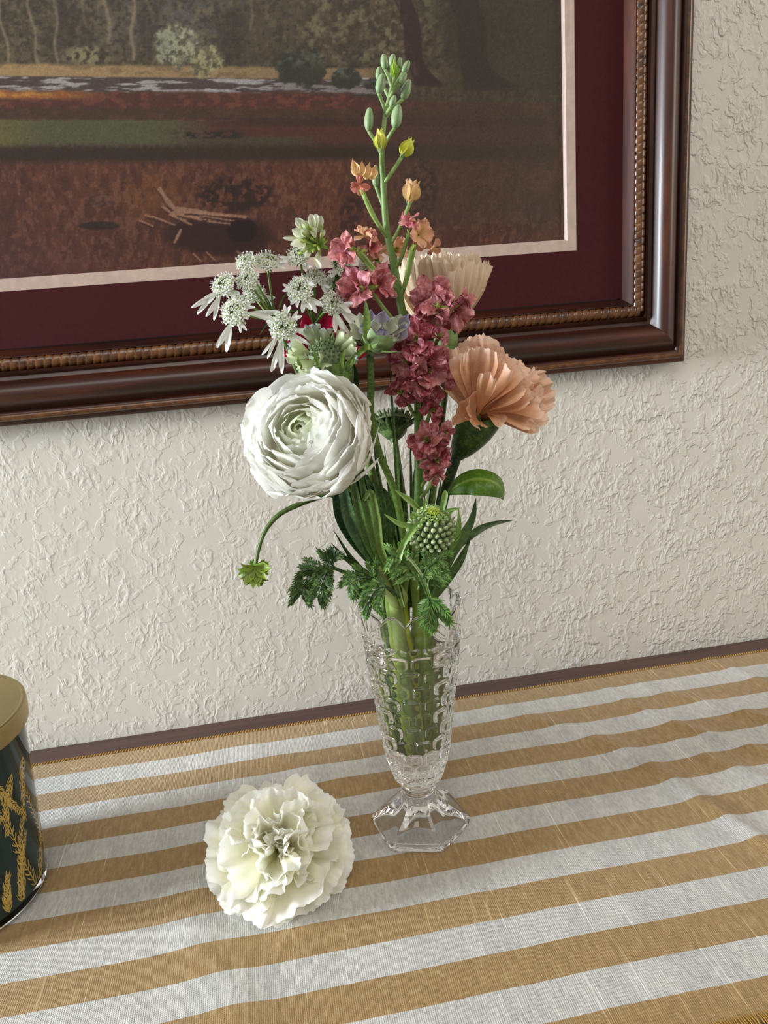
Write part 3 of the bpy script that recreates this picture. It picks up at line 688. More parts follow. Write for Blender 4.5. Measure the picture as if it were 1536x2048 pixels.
RL = [(.17, 4, 6, 120, 1.0, .1), (.26, 4, 18, 120, 1.0, .2), (.36, 5, 30, 120, .95, .5), (.46, 6, 36, 115, .85, .8), (.58, 7, 42, 110, .75, 1.1), (.70, 7, 50, 105, .68, 1.3), (.78, 8, 54, 100, .66, 1.3), (.85, 9, 60, 100, .62, 1.3), (.92, 10, 66, 104, .58, 1.2), (.98, 11, 74, 110, .56, .9), (1.0, 11, 84, 118, .54, .8), (1.0, 10, 94, 130, .54, .5)]
P0 = at(604, 860, -.040)
fl = flower('white_ranunculus', 'large creamy white ranunculus bloom at the left of the vase, many layered petals', 'flower')
A = dirpx(P0, -.46, .36, .82)
stem(fl, [P0 - A * .030, at(672, 900, -.022), at(712, 985, -.02), at(752, 1080, -.016), at(785, 1150, -.012)], .0022, .0028, 3.6, .013)
ranunculus(fl, P0 - A * .014, A, px(P0, 124), RL)
g = G(); r_, u_, A_ = frame(A); Oc = P0 - A * (.014 - px(P0, 124) * .34)
for k in range(16):
    th = k * 2.4; rr = .0008 * math.sqrt(k); ellipsoid(g, Oc + r_ * math.cos(th) * rr + u_ * math.sin(th) * rr, A, .0032, .0009, 6, 4, srgb(120, 140, 70))
g.build('flower_centre', M['green'], fl)['label'] = 'small green centre'

# ------------------------------------------------------------------ carnations
def carnation(t, O, A, R, c0, c1, c2, mt, seed, n=46, ph0=6, phmax=100, ruf=.085, serr=.05, gravity=0.0, curl=(.1, .6), wid=(.5, .8), neck=.42, powr=.62, rotm=.9, rfq=(1.3, 2.6), lnk=1.0):
    q = random.Random(seed); r, u, A = frame(A)
    for k in range(n):
        s = (k + .5) / n; ph = math.radians(ph0 + (phmax - ph0) * s ** powr); th = k * 2.39996 + q.uniform(-.25, .25)
        rad = r * math.cos(th) + u * math.sin(th); d = A * math.cos(ph) + rad * math.sin(ph); n_ = A * math.sin(ph) - rad * math.cos(ph)
        base = O + rad * (.0015 + .0025 * s) - A * (R * neck * (1 - .25 * s)); ln = R * (1.02 + .22 * s) * q.uniform(.86, 1.1) * lnk
        W_ = R * q.uniform(*wid) * (.75 + .3 * s); rot = q.uniform(-rotm, rotm) * (1 - .6 * s)
        n2 = n_ * math.cos(rot) + d.cross(n_) * math.sin(rot)
        g = G(); petal(g, base, d - Vector((0, 0, 1)) * gravity * s, n2, ln, W_, c0, c1, 25, 14, 'fan', cup=q.uniform(-.2, .3), bend=q.uniform(*curl) * (.2 + s), pw=2.0, flare=q.uniform(-.4, .8),
                       ruf=ruf * q.uniform(.7, 1.3), rf=q.uniform(*rfq), serr=serr, tipr=.06, seed=q.random(), c2=c2, cpow=.8)
        g.build('petal', M[mt], t)
def calyx(t, B, A, ln, r0, r1, mt='green', c=GM, name='calyx'):
    g = G(); r, u, A = frame(A); P = []; C = []
    n = 20
    for j in range(12):
        v = j / 11
        for i in range(n):
            a = 2 * PI * i / n; lob = max(0, math.cos(2.5 * a)) ** 1.5 if v > .8 else 0
            rr = (r0 + (r1 - r0) * math.sin(v * PI / 2) ** .8) * (1 + .03 * math.cos(5 * a)) if v > 0 else r0 * .3
            P.append(B + A * (ln * v + ln * .22 * abs(math.cos(2.5 * a)) * max(0, v - .75) * 4) + (r * math.cos(a) + u * math.sin(a)) * rr); C.append(mixc(mixc(c, GD, .5), c, v))
    g.grid(P, n, 12, C, wrap=True); o = g.build(name, M[mt], t)
    g = G()
    for k in range(4):
        a = PI / 4 + k * PI / 2; rad = r * math.cos(a) + u * math.sin(a)
        petal(g, B - A * .002 + rad * r0 * .8, (A + rad * .45), -rad, ln * .38, r0 * .9, mixc(c, GD, .4), c, 5, 6, 'oval', cup=.4, bend=-.4, seed=k)
    g.build('bract', M[mt], t)
# the single white bloom lying on the cloth
O = Vector((-0.0186, -0.2150, 0.0330))
tc = thing('white_carnation', 'white ruffled carnation head lying alone on the striped cloth in front of the vase', 'flower', (O.x, O.y, .001))
A = (dirpx(O, -.02, .25, .80)).normalized()
q = random.Random(12); r, u, A_ = frame(A); Rc = .0365; C0, C1, C2 = srgb(240, 235, 172), srgb(250, 249, 236), srgb(255, 255, 252)
for ph_, n_, ln_, wd_, rot_, rfl, bnd, nk in [(104, 8, 1.06, .60, .20, .055, .5, .30), (88, 10, 1.08, .60, .35, .060, .5, .30), (72, 9, 1.04, .58, .5, .075, .5, .28), (52, 8, .98, .56, .8, .085, .6, .26), (34, 8, .90, .50, 1.1, .09, .4, .22), (17, 7, .80, .40, 1.5, .10, .2, .2), (5, 5, .66, .32, 1.5, .11, .2, .16)]:
    th0 = q.uniform(0, 6)
    for k in range(n_):
        th = th0 + 2 * PI * k / n_ + q.uniform(-.16, .16); ph = math.radians(ph_ + q.uniform(-9, 9)); rad = r * math.cos(th) + u * math.sin(th); d = A * math.cos(ph) + rad * math.sin(ph); nn = A * math.sin(ph) - rad * math.cos(ph)
        rt = q.uniform(-rot_, rot_); n2 = nn * math.cos(rt) + d.cross(nn) * math.sin(rt); g = G()
        petal(g, O - A * (Rc * nk) + rad * .002, d, n2, Rc * ln_ * q.uniform(.84, 1.10), Rc * wd_ * q.uniform(.85, 1.1), C0, C1, 27, 15, 'fan', cup=q.uniform(-.15, .2), bend=bnd * q.uniform(.3, 1.4), pw=1.8, flare=q.uniform(-.7, .5), ruf=rfl * q.uniform(.6, 1.2), rf=q.uniform(1.3, 2.6), serr=.022, tipr=.10, seed=q.random(), c2=C2, cpow=.7)
        g.V = [(x_, y_, max(z_, .0016 + (z_ - .0016) * .08) if z_ < .0016 else z_) for x_, y_, z_ in g.V]; g.V = [(x_, y_, max(z_, .0013)) for x_, y_, z_ in g.V]
        g.build('petal', M['petal_white'], tc)
calyx(tc, O - A * .026, A, .014, .003, .006)
# peach carnation at the right
P0 = at(958, 838, -.004); A = dirpx(P0, .56, .80, .24)
pc = flower('peach_carnation', 'peach carnation facing up to the right, in front of the corner of the frame', 'flower')
cb = at(914, 912, 0.0)
A2 = (at(1000, 745, -.012) - cb).normalized()
calyx(pc, cb, (at(962, 838, -.004) - cb).normalized(), (at(962, 838, -.004) - cb).length, .0040, .0115)
q = random.Random(61); PA0, PA1, PA2 = srgb(206, 142, 96), srgb(232, 182, 142), srgb(248, 218, 196)
AN = [(-50, 66), (-34, 110), (-18, 142), (0, 163), (11, 154), (26, 150), (46, 146), (70, 148), (88, 136), (104, 112)]
def plen(a):
    for (a0, l0), (a1, l1) in zip(AN[:-1], AN[1:]):
        if a <= a1: return l0 + (l1 - l0) * (a - a0) / (a1 - a0)
    return AN[-1][1]
for lay_, (dyb, dyt, cnt_, sc_, a0, a1) in enumerate([(-.004, .022, 9, 1.0, -22, 80), (-.006, .008, 10, .98, -30, 88), (-.009, -.010, 10, .92, -24, 96), (-.012, -.026, 8, .84, -16, 84)]):
    for k in range(cnt_):
        an = a0 + (a1 - a0) * (k + .5) / cnt_ + q.uniform(-6, 6); l_ = plen(an) * .93 * sc_ * q.uniform(.92, 1.04); rad_ = math.radians(an)
        bx, by = 957 + (k - cnt_ / 2) * 2.2, 838 - 4 * lay_; a = at(bx, by, dyb); b = at(bx + math.sin(rad_) * l_, by - math.cos(rad_) * l_, dyt); d = b - a; nn = (CP - a).normalized() * (1 if lay_ > 1 else -1); rot = q.uniform(-1.0, 1.0); dn = d.normalized()
        n2 = nn * math.cos(rot) + dn.cross(nn) * math.sin(rot); g = G()
        petal(g, a, d, n2, d.length * 1.04, px(a, q.uniform(34, 48)), PA0, PA1, 23, 14, 'fan', cup=q.uniform(-.1, .5), bend=q.uniform(-.5, .3), pw=1.5, flare=q.uniform(-.2, .9), ruf=q.uniform(.03, .06), rf=q.uniform(1.5, 3.2), serr=.022, tipr=.08, seed=q.random(), c2=PA2)
        g.build('petal', M['petal_peach'], pc)
for bx, by, tx, ty, wd, bd, dyt in [(950, 838, 912, 800, 44, -.7, -.020), (955, 842, 926, 838, 34, -.5, -.030), (960, 842, 948, 856, 26, -.3, -.028), (975, 825, 1050, 862, 34, .9, -.022), (980, 822, 1078, 842, 34, .7, -.020), (975, 830, 1000, 856, 16, .3, -.020), (985, 828, 1062, 874, 18, .8, -.018), (955, 830, 982, 748, 20, -.2, -.034)]:
    a, b = at(bx, by, -.014), at(tx, ty, dyt); d = b - a; g = G(); up = Vector((0, 0, 1)) * (.6 if bd > 0 else .2)
    petal(g, a, d.normalized() + up * (.7 if bd > 0 else 0), (CP - a).normalized() + up, d.length * 1.08, px(a, wd), PA0, PA1, 19, 13, 'fan', cup=.3, bend=bd, pw=1.4, ruf=.035, rf=2.2, serr=.03, tipr=.08, seed=bx + by, c2=PA2)
    g.build('petal', M['petal_peach'], pc)
stem(pc, [cb, at(893, 975, .003), at(868, 1080, .002), at(852, 1150, .002)], .0030, .0030, .1, .012, c=lambda t: mixc(GD, GM, t))
# paler carnation behind the stock
P0 = at(885, 650, .028); A = dirpx(P0, -.05, .95, -.05)
pb = flower('cream_peach_carnation', 'pale cream peach carnation upright behind the mauve stock blossoms', 'flower')
cb = at(893, 735, .028); calyx(pb, cb, A, px(P0, 62), .0036, .0072, c=srgb(120, 150, 84))
q = random.Random(31); r, u, A = frame(A)
for k in range(30):
    s = (k + .5) / 30; ph = math.radians(4 + 56 * s ** .7); th = k * 2.39996; rad = r * math.cos(th) + u * math.sin(th); d = A * math.cos(ph) + rad * math.sin(ph); n_ = A * math.sin(ph) - rad * math.cos(ph)
    g = G(); petal(g, at(885, 672, .028) + rad * .002, d, n_, px(P0, 172) * q.uniform(.84, 1.0), px(P0, 52), srgb(214, 190, 150), srgb(238, 214, 184), 29, 12, 'fan', cup=.25, bend=-.75 * (.6 + s * .7), pw=1.2, flare=q.uniform(.1, .5), ruf=.026, rf=6, serr=.045, tipr=.12, seed=k + 900, c2=srgb(246, 230, 205))
    g.build('petal', M['petal_peach'], pb)
stem(pb, [cb, at(880, 850, .026), at(862, 1000, .02), at(845, 1140, .01)], .0026, .0028, 1.0, .013)

# ------------------------------------------------------------------ the stock (tall mauve spike)
st = flower('stock_spike', 'tallest stem, green buds at the tip, then apricot and mauve crumpled florets', 'flower')
MS = [(789, 150), (782, 180), (771, 228), (765, 280), (764, 320), (767, 377), (773, 457), (786, 520), (800, 600), (812, 660), (824, 720), (836, 790), (838, 870), (838, 960), (832, 1060), (826, 1140)]
spts = [at(x, y, -.012 + .012 * i / 15) for i, (x, y) in enumerate(MS)]
g = G(); tube(g, catmull(spts + invase(5.2, .006, .006), 5), lambda t: .0008 + .0018 * min(1, t * 1.8) ** 1.1 + .0008 * sm((t - .6) * 4), 12, lambda t: mixc(mixc(srgb(150, 172, 112), srgb(84, 118, 48), min(1, t * 1.8)), srgb(150, 172, 66), sm((t - .75) / .15)))  # lower end painted brighter too, against the dimness inside the glass
g.build('stem', M['green'], st)
def onstem(y, dx=0):
    for (a, b), p0, p1 in zip(zip(MS[:-1], MS[1:]), spts[:-1], spts[1:]):
        if a[1] <= y <= b[1]: return p0.lerp(p1, (y - a[1]) / (b[1] - a[1]))
    return spts[0] if y < MS[0][1] else spts[-1]
PODS = [(767, 108, 770, 139, 15, 175, 0), (787, 108, 783, 133, 14, 172, 5), (800, 115, 798, 138, 11, 178, 6), (818, 122, 806, 146, 14, 190, 0), (812, 146, 800, 167, 13, 196, -4), (759, 134, 757, 160, 14, 196, 4),
        (766, 148, 757, 186, 19, 228, -4), (819, 160, 806, 198, 19, 236, 0), (790, 191, 782, 214, 13, 232, -5), (797, 210, 790, 255, 22, 300, -5), (739, 216, 737, 262, 18, 312, 0), (751, 331, 752, 374, 16, 450, 5)]
for x0, y0, x1, y1, wd, sy, dy in PODS:
    a, b = at(x0, y0, -.012 + dy / 1000), at(x1, y1, -.012 + dy / 1000); ax = (a - b); ln = ax.length; g = G()
    ellipsoid(g, (a + b) / 2, ax, ln * .54, px(a, wd) * .52, 12, 9, lambda v, an: mixc(mixc(srgb(132, 156, 112), srgb(168, 188, 146), v), srgb(100, 126, 86), .8 * max(0, math.cos(2 * an)) ** 6), tip=.25)
    o = g.build('bud', M['green'], st)
    g = G(); s0 = onstem(sy); tube(g, catmull([b, b.lerp(s0, .5) + (s0 - b).cross(Vector((0, 1, 0))) * .04 * (1 if x1 < 775 else -1), s0], 5), .0009, 7, srgb(140, 166, 104))
    g.build('bud_stalk', M['green'], st)
g = G(); p_ = at(789, 138, -.019); 
for k in range(5):
    a = k * 1.257; petal(g, p_ - Vector((0, 0, .004)), Vector((.25 * math.cos(a), .25 * math.sin(a), 1)), Vector((-math.cos(a), -math.sin(a), .2)), .0085, .0022, srgb(120, 160, 50), srgb(166, 196, 70), 5, 7, 'oval', cup=.5, bend=-.6, seed=k)
g.build('bud', M['green'], st)['label'] = 'bright lime bud starting to open'
def cupbud(x, y, x1, y1, wd, c0, c1, cs, sy, dy=-.014, mt='green', np_=5, ruf=.02, label=None, spread=.35):
    b = at(x1, y1, dy); a = at(x, y, dy); ax = a - b; ln = ax.length; r, u, A = frame(ax); w_ = px(a, wd) / 2
    base = at(x1, y1, dy)
    g = G()
    for k in range(np_):
        an = 2 * PI * k / np_ + .3; rad = r * math.cos(an) + u * math.sin(an); d = A + rad * spread
        petal(g, base + A * ln * .12 + rad * w_ * .2, d, A * spread - rad, ln * 1.0, w_ * .85, c0, c1, 7, 9, 'oval', cup=.5, bend=-.75, pw=1.0, ruf=ruf, rf=2, seed=x + k, tipr=.1, flare=.5)
    o = g.build('floret', M[mt], st)
    if label: o['label'] = label
    g = G()
    for k in range(4):
        an = PI / 2 * k + .9; rad = r * math.cos(an) + u * math.sin(an)
        petal(g, base + rad * w_ * .12, A + rad * .5, A * .5 - rad, ln * .62, w_ * .30, mixc(cs, GM, .3), cs, 5, 7, 'oval', cup=.5, bend=-.5, pw=1, seed=k)
    g.build('sepals', M['green'], o)
    g = G(); s0 = onstem(sy); tube(g, catmull([base + A * .0008, base.lerp(s0, .5) - A * .002, s0], 5), .0010, 7, srgb(140, 166, 96)); g.build('floret_stalk', M['green'], o)
cupbud(760, 262, 762, 308, 34, srgb(170, 176, 66), srgb(224, 216, 98), srgb(138, 160, 104), 330, -.018, label='yellow green floret just opening')
cupbud(822, 281, 801, 318, 36, srgb(196, 196, 60), srgb(226, 226, 90), srgb(138, 160, 104), 368, -.014, label='bright yellow floret just opening')
cupbud(826, 364, 818, 412, 50, srgb(206, 170, 90), srgb(232, 186, 140), srgb(150, 172, 110), 490, -.014, 'petal_peach', 6, .04, 'apricot floret cupped by green sepals', .5)
def crumple(x, y, R_, c0, c1, c2, sy, ox=0, oy=0, oz=1, n=9, dy=-.016, mt='petal_mauve', seed=0, sep=True, spread=80, ruf=.10, sepc=srgb(150, 166, 70), label=None, lift=.5, sxy=None):
    q = random.Random(seed + x); O = at(x, y, dy); A = dirpx(O, ox, oy, oz); r, u, A = frame(A); R = px(O, R_); base = O - A * R * lift
    g = G(); first = None
    for k in range(n):
        s = (k + .5) / n; th = k * 2.39996 + q.uniform(-.4, .4); ph = math.radians(12 + spread * s ** .7 + q.uniform(-10, 10)); rad = r * math.cos(th) + u * math.sin(th)
        d = A * math.cos(ph) + rad * math.sin(ph); n_ = A * math.sin(ph) - rad * math.cos(ph); tw = q.uniform(-.5, .5); n_ = n_ * math.cos(tw) + d.cross(n_) * math.sin(tw)
        petal(g, base + rad * R * .06, d, n_, R * q.uniform(.95, 1.28), R * q.uniform(.34, .50), c0, mixc(c1, c2, q.random() * .6), 11, 11, 'round', cup=q.uniform(-.3, .5), bend=q.uniform(.2, 1.0), pw=1.6,
              ruf=ruf * q.uniform(.6, 1.3), rf=q.uniform(1.2, 2.4), serr=.03, tipr=.12, seed=q.random(), c2=c2 if q.random() < .8 else None, twist=q.uniform(-.5, .5))
    o = g.build('floret', M[mt], st)
    if label: o['label'] = label
    sp = at(*sxy, dy) if sxy else base
    if sep:
        g = G(); sd = sp if sxy else base; A3 = (O - sd).normalized() if sxy else A; r3, u3, _ = frame(A3)
        for k in range(4):
            an = PI / 2 * k + .4; rad = r3 * math.cos(an) + u3 * math.sin(an)
            petal(g, sd - A3 * R * .15, A3 + rad * .35, A3 * .35 - rad, R * .72, R * .17, sepc, mixc(sepc, srgb(190, 200, 120), .4), 5, 7, 'oval', cup=.5, bend=-.2, seed=k)
        g.build('sepals', M['green'], o)
    g = G(); s0 = onstem(sy); tube(g, catmull([sp, sp.lerp(s0, .5) + Vector((0, 0, -.002)), s0], 5), .0011, 7, srgb(134, 160, 84)); g.build('floret_stalk', M['green'], o)
    return o
AP0, AP1, AP2 = srgb(214, 176, 110), srgb(228, 158, 132), srgb(236, 190, 160)
MV0, MV1, MV2 = srgb(140, 60, 52), srgb(150, 42, 68), srgb(218, 142, 152)
PK1, PK2 = srgb(196, 98, 104), srgb(232, 170, 160)
DK1 = srgb(112, 28, 48)
# apricot florets high on the left
for (bx, by, tx, ty, cc) in [(716, 352, 706, 322, 1), (722, 354, 724, 326, 0), (733, 358, 738, 330, 0), (742, 358, 750, 334, 0)]:
    b_, a_ = at(bx, by, -.016), at(tx, ty, -.016); g = G(); dd = a_ - b_
    petal(g, b_, dd, (CP - b_), dd.length * 1.2, px(a_, 9), srgb(222, 186, 120), srgb(240, 196, 150), 7, 8, 'oval', cup=.9, bend=-.3, seed=bx, c2=srgb(226, 120, 110) if cc else srgb(244, 208, 170))
    petal(g, b_ + Vector((0, .002, 0)), dd, (b_ - CP), dd.length * 1.15, px(a_, 9), srgb(222, 186, 120), srgb(236, 186, 140), 7, 8, 'oval', cup=.9, bend=-.3, seed=bx + 3)
    g.build('floret', M['petal_peach'], st)['label'] = 'narrow apricot petals standing up'
crumple(716, 374, 19, srgb(200, 120, 90), srgb(206, 110, 104), srgb(228, 150, 140), 480, -.2, -.4, .8, 6, spread=60, ruf=.05, seed=2, sxy=(727, 388), sepc=srgb(190, 176, 90), mt='petal_peach')
g = G(); tube(g, catmull([at(722, 378, -.015), at(745, 430, -.013), onstem(478)], 5), .0011, 7, srgb(148, 172, 96)); g.build('bud_stalk', M['green'], st)
crumple(682, 494, 32, MV0, PK1, PK2, 575, -.5, .2, .8, 8, seed=3, sxy=(712, 500))
crumple(733, 462, 24, AP0, AP1, AP2, 575, .3, .7, .5, 7, seed=4, mt='petal_peach', sxy=(714, 505))
crumple(745, 492, 27, MV0, PK1, AP2, 580, .5, -.1, .8, 8, seed=5, sxy=(722, 505))
crumple(796, 496, 26, AP0, AP1, AP2, 570, .4, .3, .6, 7, seed=6, mt='petal_peach', dy=.000)
crumple(816, 437, 20, MV0, srgb(196, 84, 100), PK2, 540, -.4, .6, .6, 6, seed=7, sxy=(817, 468))
crumple(848, 464, 32, AP0, AP1, AP2, 600, .6, .3, .6, 8, seed=8, mt='petal_peach', sxy=(822, 500), ruf=.12)
crumple(868, 500, 18, AP0, PK1, AP2, 600, .5, -.6, .5, 4, seed=9, sxy=(830, 488), mt='petal_peach', sep=False)
crumple(752, 520, 24, srgb(180, 150, 60), AP1, AP2, 590, -.1, -.2, .9, 5, seed=10, mt='petal_peach', dy=-.004)
crumple(704, 578, 42, MV0, MV1, PK2, 665, -.5, .0, .8, 10, seed=11, sxy=(738, 575), label='mauve floret with crumpled petals')
crumple(766, 562, 36, MV0, PK1, PK2, 665, .4, .3, .8, 9, seed=12, sxy=(740, 578))
crumple(862, 590, 42, MV0, MV1, PK2, 690, -.1, .3, .9, 11, seed=13, sxy=(880, 622))
crumple(938, 597, 28, MV0, PK1, PK2, 690, .9, .25, .4, 4, seed=14, sxy=(905, 615), spread=60, ruf=.05)
crumple(916, 628, 40, MV0, MV1, PK2, 700, .5, -.3, .8, 9, seed=15, sxy=(885, 615))
crumple(868, 640, 34, MV0, srgb(150, 58, 66), PK2, 720, -.2, -.5, .8, 8, seed=16, sxy=(880, 612))
crumple(832, 676, 46, MV0, MV1, PK1, 745, -.3, .4, .9, 12, seed=17, dy=-.022)
crumple(884, 668, 24, MV0, MV1, PK2, 760, .5, .5, .5, 6, seed=18)
crumple(812, 722, 40, MV0, MV1, PK2, 770, -.4, -.2, .9, 10, seed=19, dy=-.02)
crumple(858, 738, 48, MV0, MV1, PK2, 800, .3, -.1, .9, 13, seed=20, dy=-.022)
crumple(888, 765, 36, MV0, srgb(160, 74, 84), PK1, 815, .6, -.1, .6, 8, seed=21, dy=-.014)
crumple(838, 776, 34, MV0, MV1, PK1, 820, -.1, -.5, .9, 9, seed=22, dy=-.020)
crumple(797, 786, 30, MV0, DK1, PK1, 840, -.5, -.3, .8, 9, seed=23, dy=-.010)
crumple(868, 820, 27, MV0, srgb(134, 40, 58), PK1, 880, .4, -.1, .8, 7, seed=24)
crumple(852, 878, 38, MV0, srgb(150, 40, 56), PK2, 930, -.2, .2, .9, 11, seed=25, dy=-.018)
crumple(893, 866, 24, MV0, srgb(160, 60, 70), PK2, 930, .5, .2, .7, 6, seed=26, dy=-.018)
crumple(876, 922, 34, MV0, srgb(168, 56, 70), PK2, 980, .3, -.2, .8, 9, seed=27, dy=-.018)
crumple(874, 956, 24, MV0, PK1, PK2, 1000, .1, -.8, .6, 6, seed=28, dy=-.018, ruf=.14)

# ------------------------------------------------------------------ crimson bloom behind
P0 = at(648, 668, .026)
cr = flower('crimson_flower', 'crimson pink bloom half hidden behind the white lace flowers', 'flower')
stem(cr, [P0, at(700, 790, .022), at(745, 950, .014), at(790, 1110, .008)], .0024, .0026, 2.2, .013)
q = random.Random(77)
for k, (x0, y0, x1, y1, wd) in enumerate([(640, 690, 652, 622, 34), (632, 690, 606, 632, 26), (660, 690, 684, 640, 26), (620, 700, 566, 668, 24), (620, 706, 560, 706, 22), (668, 700, 730, 708, 22), (660, 710, 716, 726, 22), (630, 712, 596, 744, 26), (650, 695, 632, 640, 30), (655, 700, 672, 652, 28)]):
    a, b = at(x0, y0, .016), at(x1, y1, .002 + .004 * (k % 3)); g = G()
    petal(g, a, b - a, CP - a, (b - a).length * 1.08, px(a, wd) * .80, srgb(126, 8, 40), srgb(196, 20, 70), 9, 9, 'round', cup=.5, bend=-.2, ruf=.03, seed=k, c2=srgb(214, 44, 92))
    g.build('petal', M['petal_red'], cr)
# ------------------------------------------------------------------ white lace flower (flat umbels)
def lace(t, x, y, R_, ox, oy, oz, bigs, dy, hub, seed=0, cen=srgb(190, 208, 130)):
    """one umbellet: dome of tiny florets, long split petals at its rim, a ray back to the hub"""
    q = random.Random(seed * 13 + x); O = at(x, y, dy); A = dirpx(O, ox, oy, oz); r, u, A = frame(A); R = px(O, R_); g = G()
    m = 34
    for k in range(m):
        s = math.sqrt((k + .5) / m); th = k * 2.39996; p = O + (r * math.cos(th) + u * math.sin(th)) * (R * .92 * s) + A * (R * .42 * (1 - s * s)) + Vector([q.uniform(-1, 1) for _ in range(3)]) * R * .04
        b0 = O - A * R * .5; tube(g, [b0, b0.lerp(p, .6) + (p - O) * .12, p], .00022, 4, srgb(128, 158, 84), cap=False)
        fd = (A + (p - O) / R * .9).normalized(); fr, fu, _ = frame(fd); rot = q.uniform(0, 2)
        inn = s < .45; ps = R * (.12 if inn else .20)
        ellipsoid(g, p, fd, ps * .42, ps * .42, 5, 3, cen if q.random() < .7 else srgb(214, 222, 160))
        for j in range(5):
            a = rot + j * 1.2566; dr = fr * math.cos(a) + fu * math.sin(a); tp = p + dr * ps * 1.25 + fd * ps * .25; sd = fd.cross(dr) * ps * .5
            k0 = len(g.V); g.V += [tuple(p + dr * ps * .2), tuple(p + dr * ps * .8 + sd + fd * ps * .2), tuple(tp + fd * ps * .1), tuple(p + dr * ps * .8 - sd + fd * ps * .2)]
            cc = mixc(srgb(232, 238, 214), WH, q.random()); g.C += [cc] * 4; g.F.append((k0, k0 + 1, k0 + 2, k0 + 3))
        if s > .5:
            for j in range(2):
                e = p + (fd + Vector([q.uniform(-.5, .5) for _ in range(3)])).normalized() * R * .3
                tube(g, [p, e], .00012, 3, WH, cap=False); ellipsoid(g, e, fd, .00035, .00035, 4, 2, WH)
    o = g.build('umbellet', M['petal_white'], t)
    for k, (px_, py_, wd) in enumerate(bigs):
        px_ = x + (px_ - x) * 1.06; py_ = y + (py_ - y) * 1.06      # long two-lobed rim petals, tip given
        tip = at(px_, py_, dy - .003); dd = tip - O; b_ = O + dd.normalized() * R * .55; ln = (tip - b_).length; 
        if ln < .001: continue
        g = G(); petal(g, b_, tip - b_ , CP - b_, ln * 1.12, px(O, wd) * .80, srgb(226, 232, 214), WH, 11, 9, 'fan', cup=.25, bend=.15, ruf=.05, rf=1.4, serr=.03, tipr=-.05, seed=k + x, lobes=.45)
        g.build('petal', M['petal_white'], o)
    g = G()
    for k in range(6):
        th = k * 1.05; rad = r * math.cos(th) + u * math.sin(th); petal(g, O - A * R * .5, rad * .8 - A * .1, A, R * .8, R * .07, GM, GL, 3, 5, 'blade', bend=.4, seed=k)
    g.build('bracts', M['green'], o)
    b0 = O - A * R * .5; g = G(); tube(g, catmull([b0, b0.lerp(hub, .5) + (b0 - O) * .4, hub], 5), .00065, 6, lambda v: mixc(GL, GM, v)); g.build('ray', M['green'], t)
lf = flower('white_lace_flower', 'spray of flat white lace florets furthest to the left, in front of the burgundy mat', 'flower')
H1 = at(552, 642, -.004)
for a_ in [(495, 524, 23, -.2, .75, .6, [], -.006), (536, 524, 26, .1, .75, .6, [(566, 530, 12)], -.004), (497, 560, 24, -.2, .5, .8, [], -.010), (448, 572, 27, -.45, .55, .65, [(402, 610, 13), (426, 622, 13), (420, 596, 10), (470, 590, 14)], -.010),
           (471, 624, 30, -.35, .2, .9, [(448, 682, 17), (538, 630, 15), (484, 656, 10), (500, 610, 10)], -.014), (510, 588, 24, 0, .6, .6, [(540, 600, 13), (475, 596, 10)], .004),
           (567, 652, 30, -.05, .1, 1, [(557, 724, 17), (538, 700, 10), (574, 618, 9), (594, 632, 10), (604, 686, 13), (598, 704, 12), (540, 640, 10), (608, 664, 10)], -.018)]:
    lace(lf, *a_, H1, 1)
stem(lf, [H1, at(585, 720, -.004), at(640, 850, -.008), at(712, 1000, -.008), at(775, 1140, -.006)], .0012, .0016, 3.0, .014)
g = G()
for k in range(7): blade(g, [H1, H1 + Vector((math.cos(k * 1.1) * .008, .002 * math.sin(k), .004 + .006 * math.sin(k * 2.1))), H1 + Vector((math.cos(k * 1.1) * .016, 0, .004 + .012 * math.sin(k * 2.1)))], .0005, GM)
g.build('bracts', M['green'], lf)
lg = flower('white_lace_flower', 'white lace floret spray just left of the mauve florets, top cluster seen side on', 'flower')
H2 = at(628, 650, .000)
for a_ in [(601, 580, 28, -.1, .35, .9, [(612, 614, 15), (632, 610, 15), (572, 576, 10), (622, 566, 10), (590, 606, 11)], -.012), (632, 556, 22, .1, .6, .7, [(650, 576, 10)], -.002), (664, 606, 25, .35, .3, .85, [(696, 614, 15), (708, 642, 15), (676, 650, 15), (690, 664, 11)], -.012),
           (597, 514, 24, -.2, .6, .7, [(566, 518, 9), (614, 534, 11)], -.004), (686, 532, 22, .0, .5, .8, [(664, 546, 9), (706, 542, 10)], -.002), (731, 528, 17, .1, .6, .7, [], .002), (668, 566, 20, .1, .4, .9, [], .002)]:
    lace(lg, *a_, H2, 2)
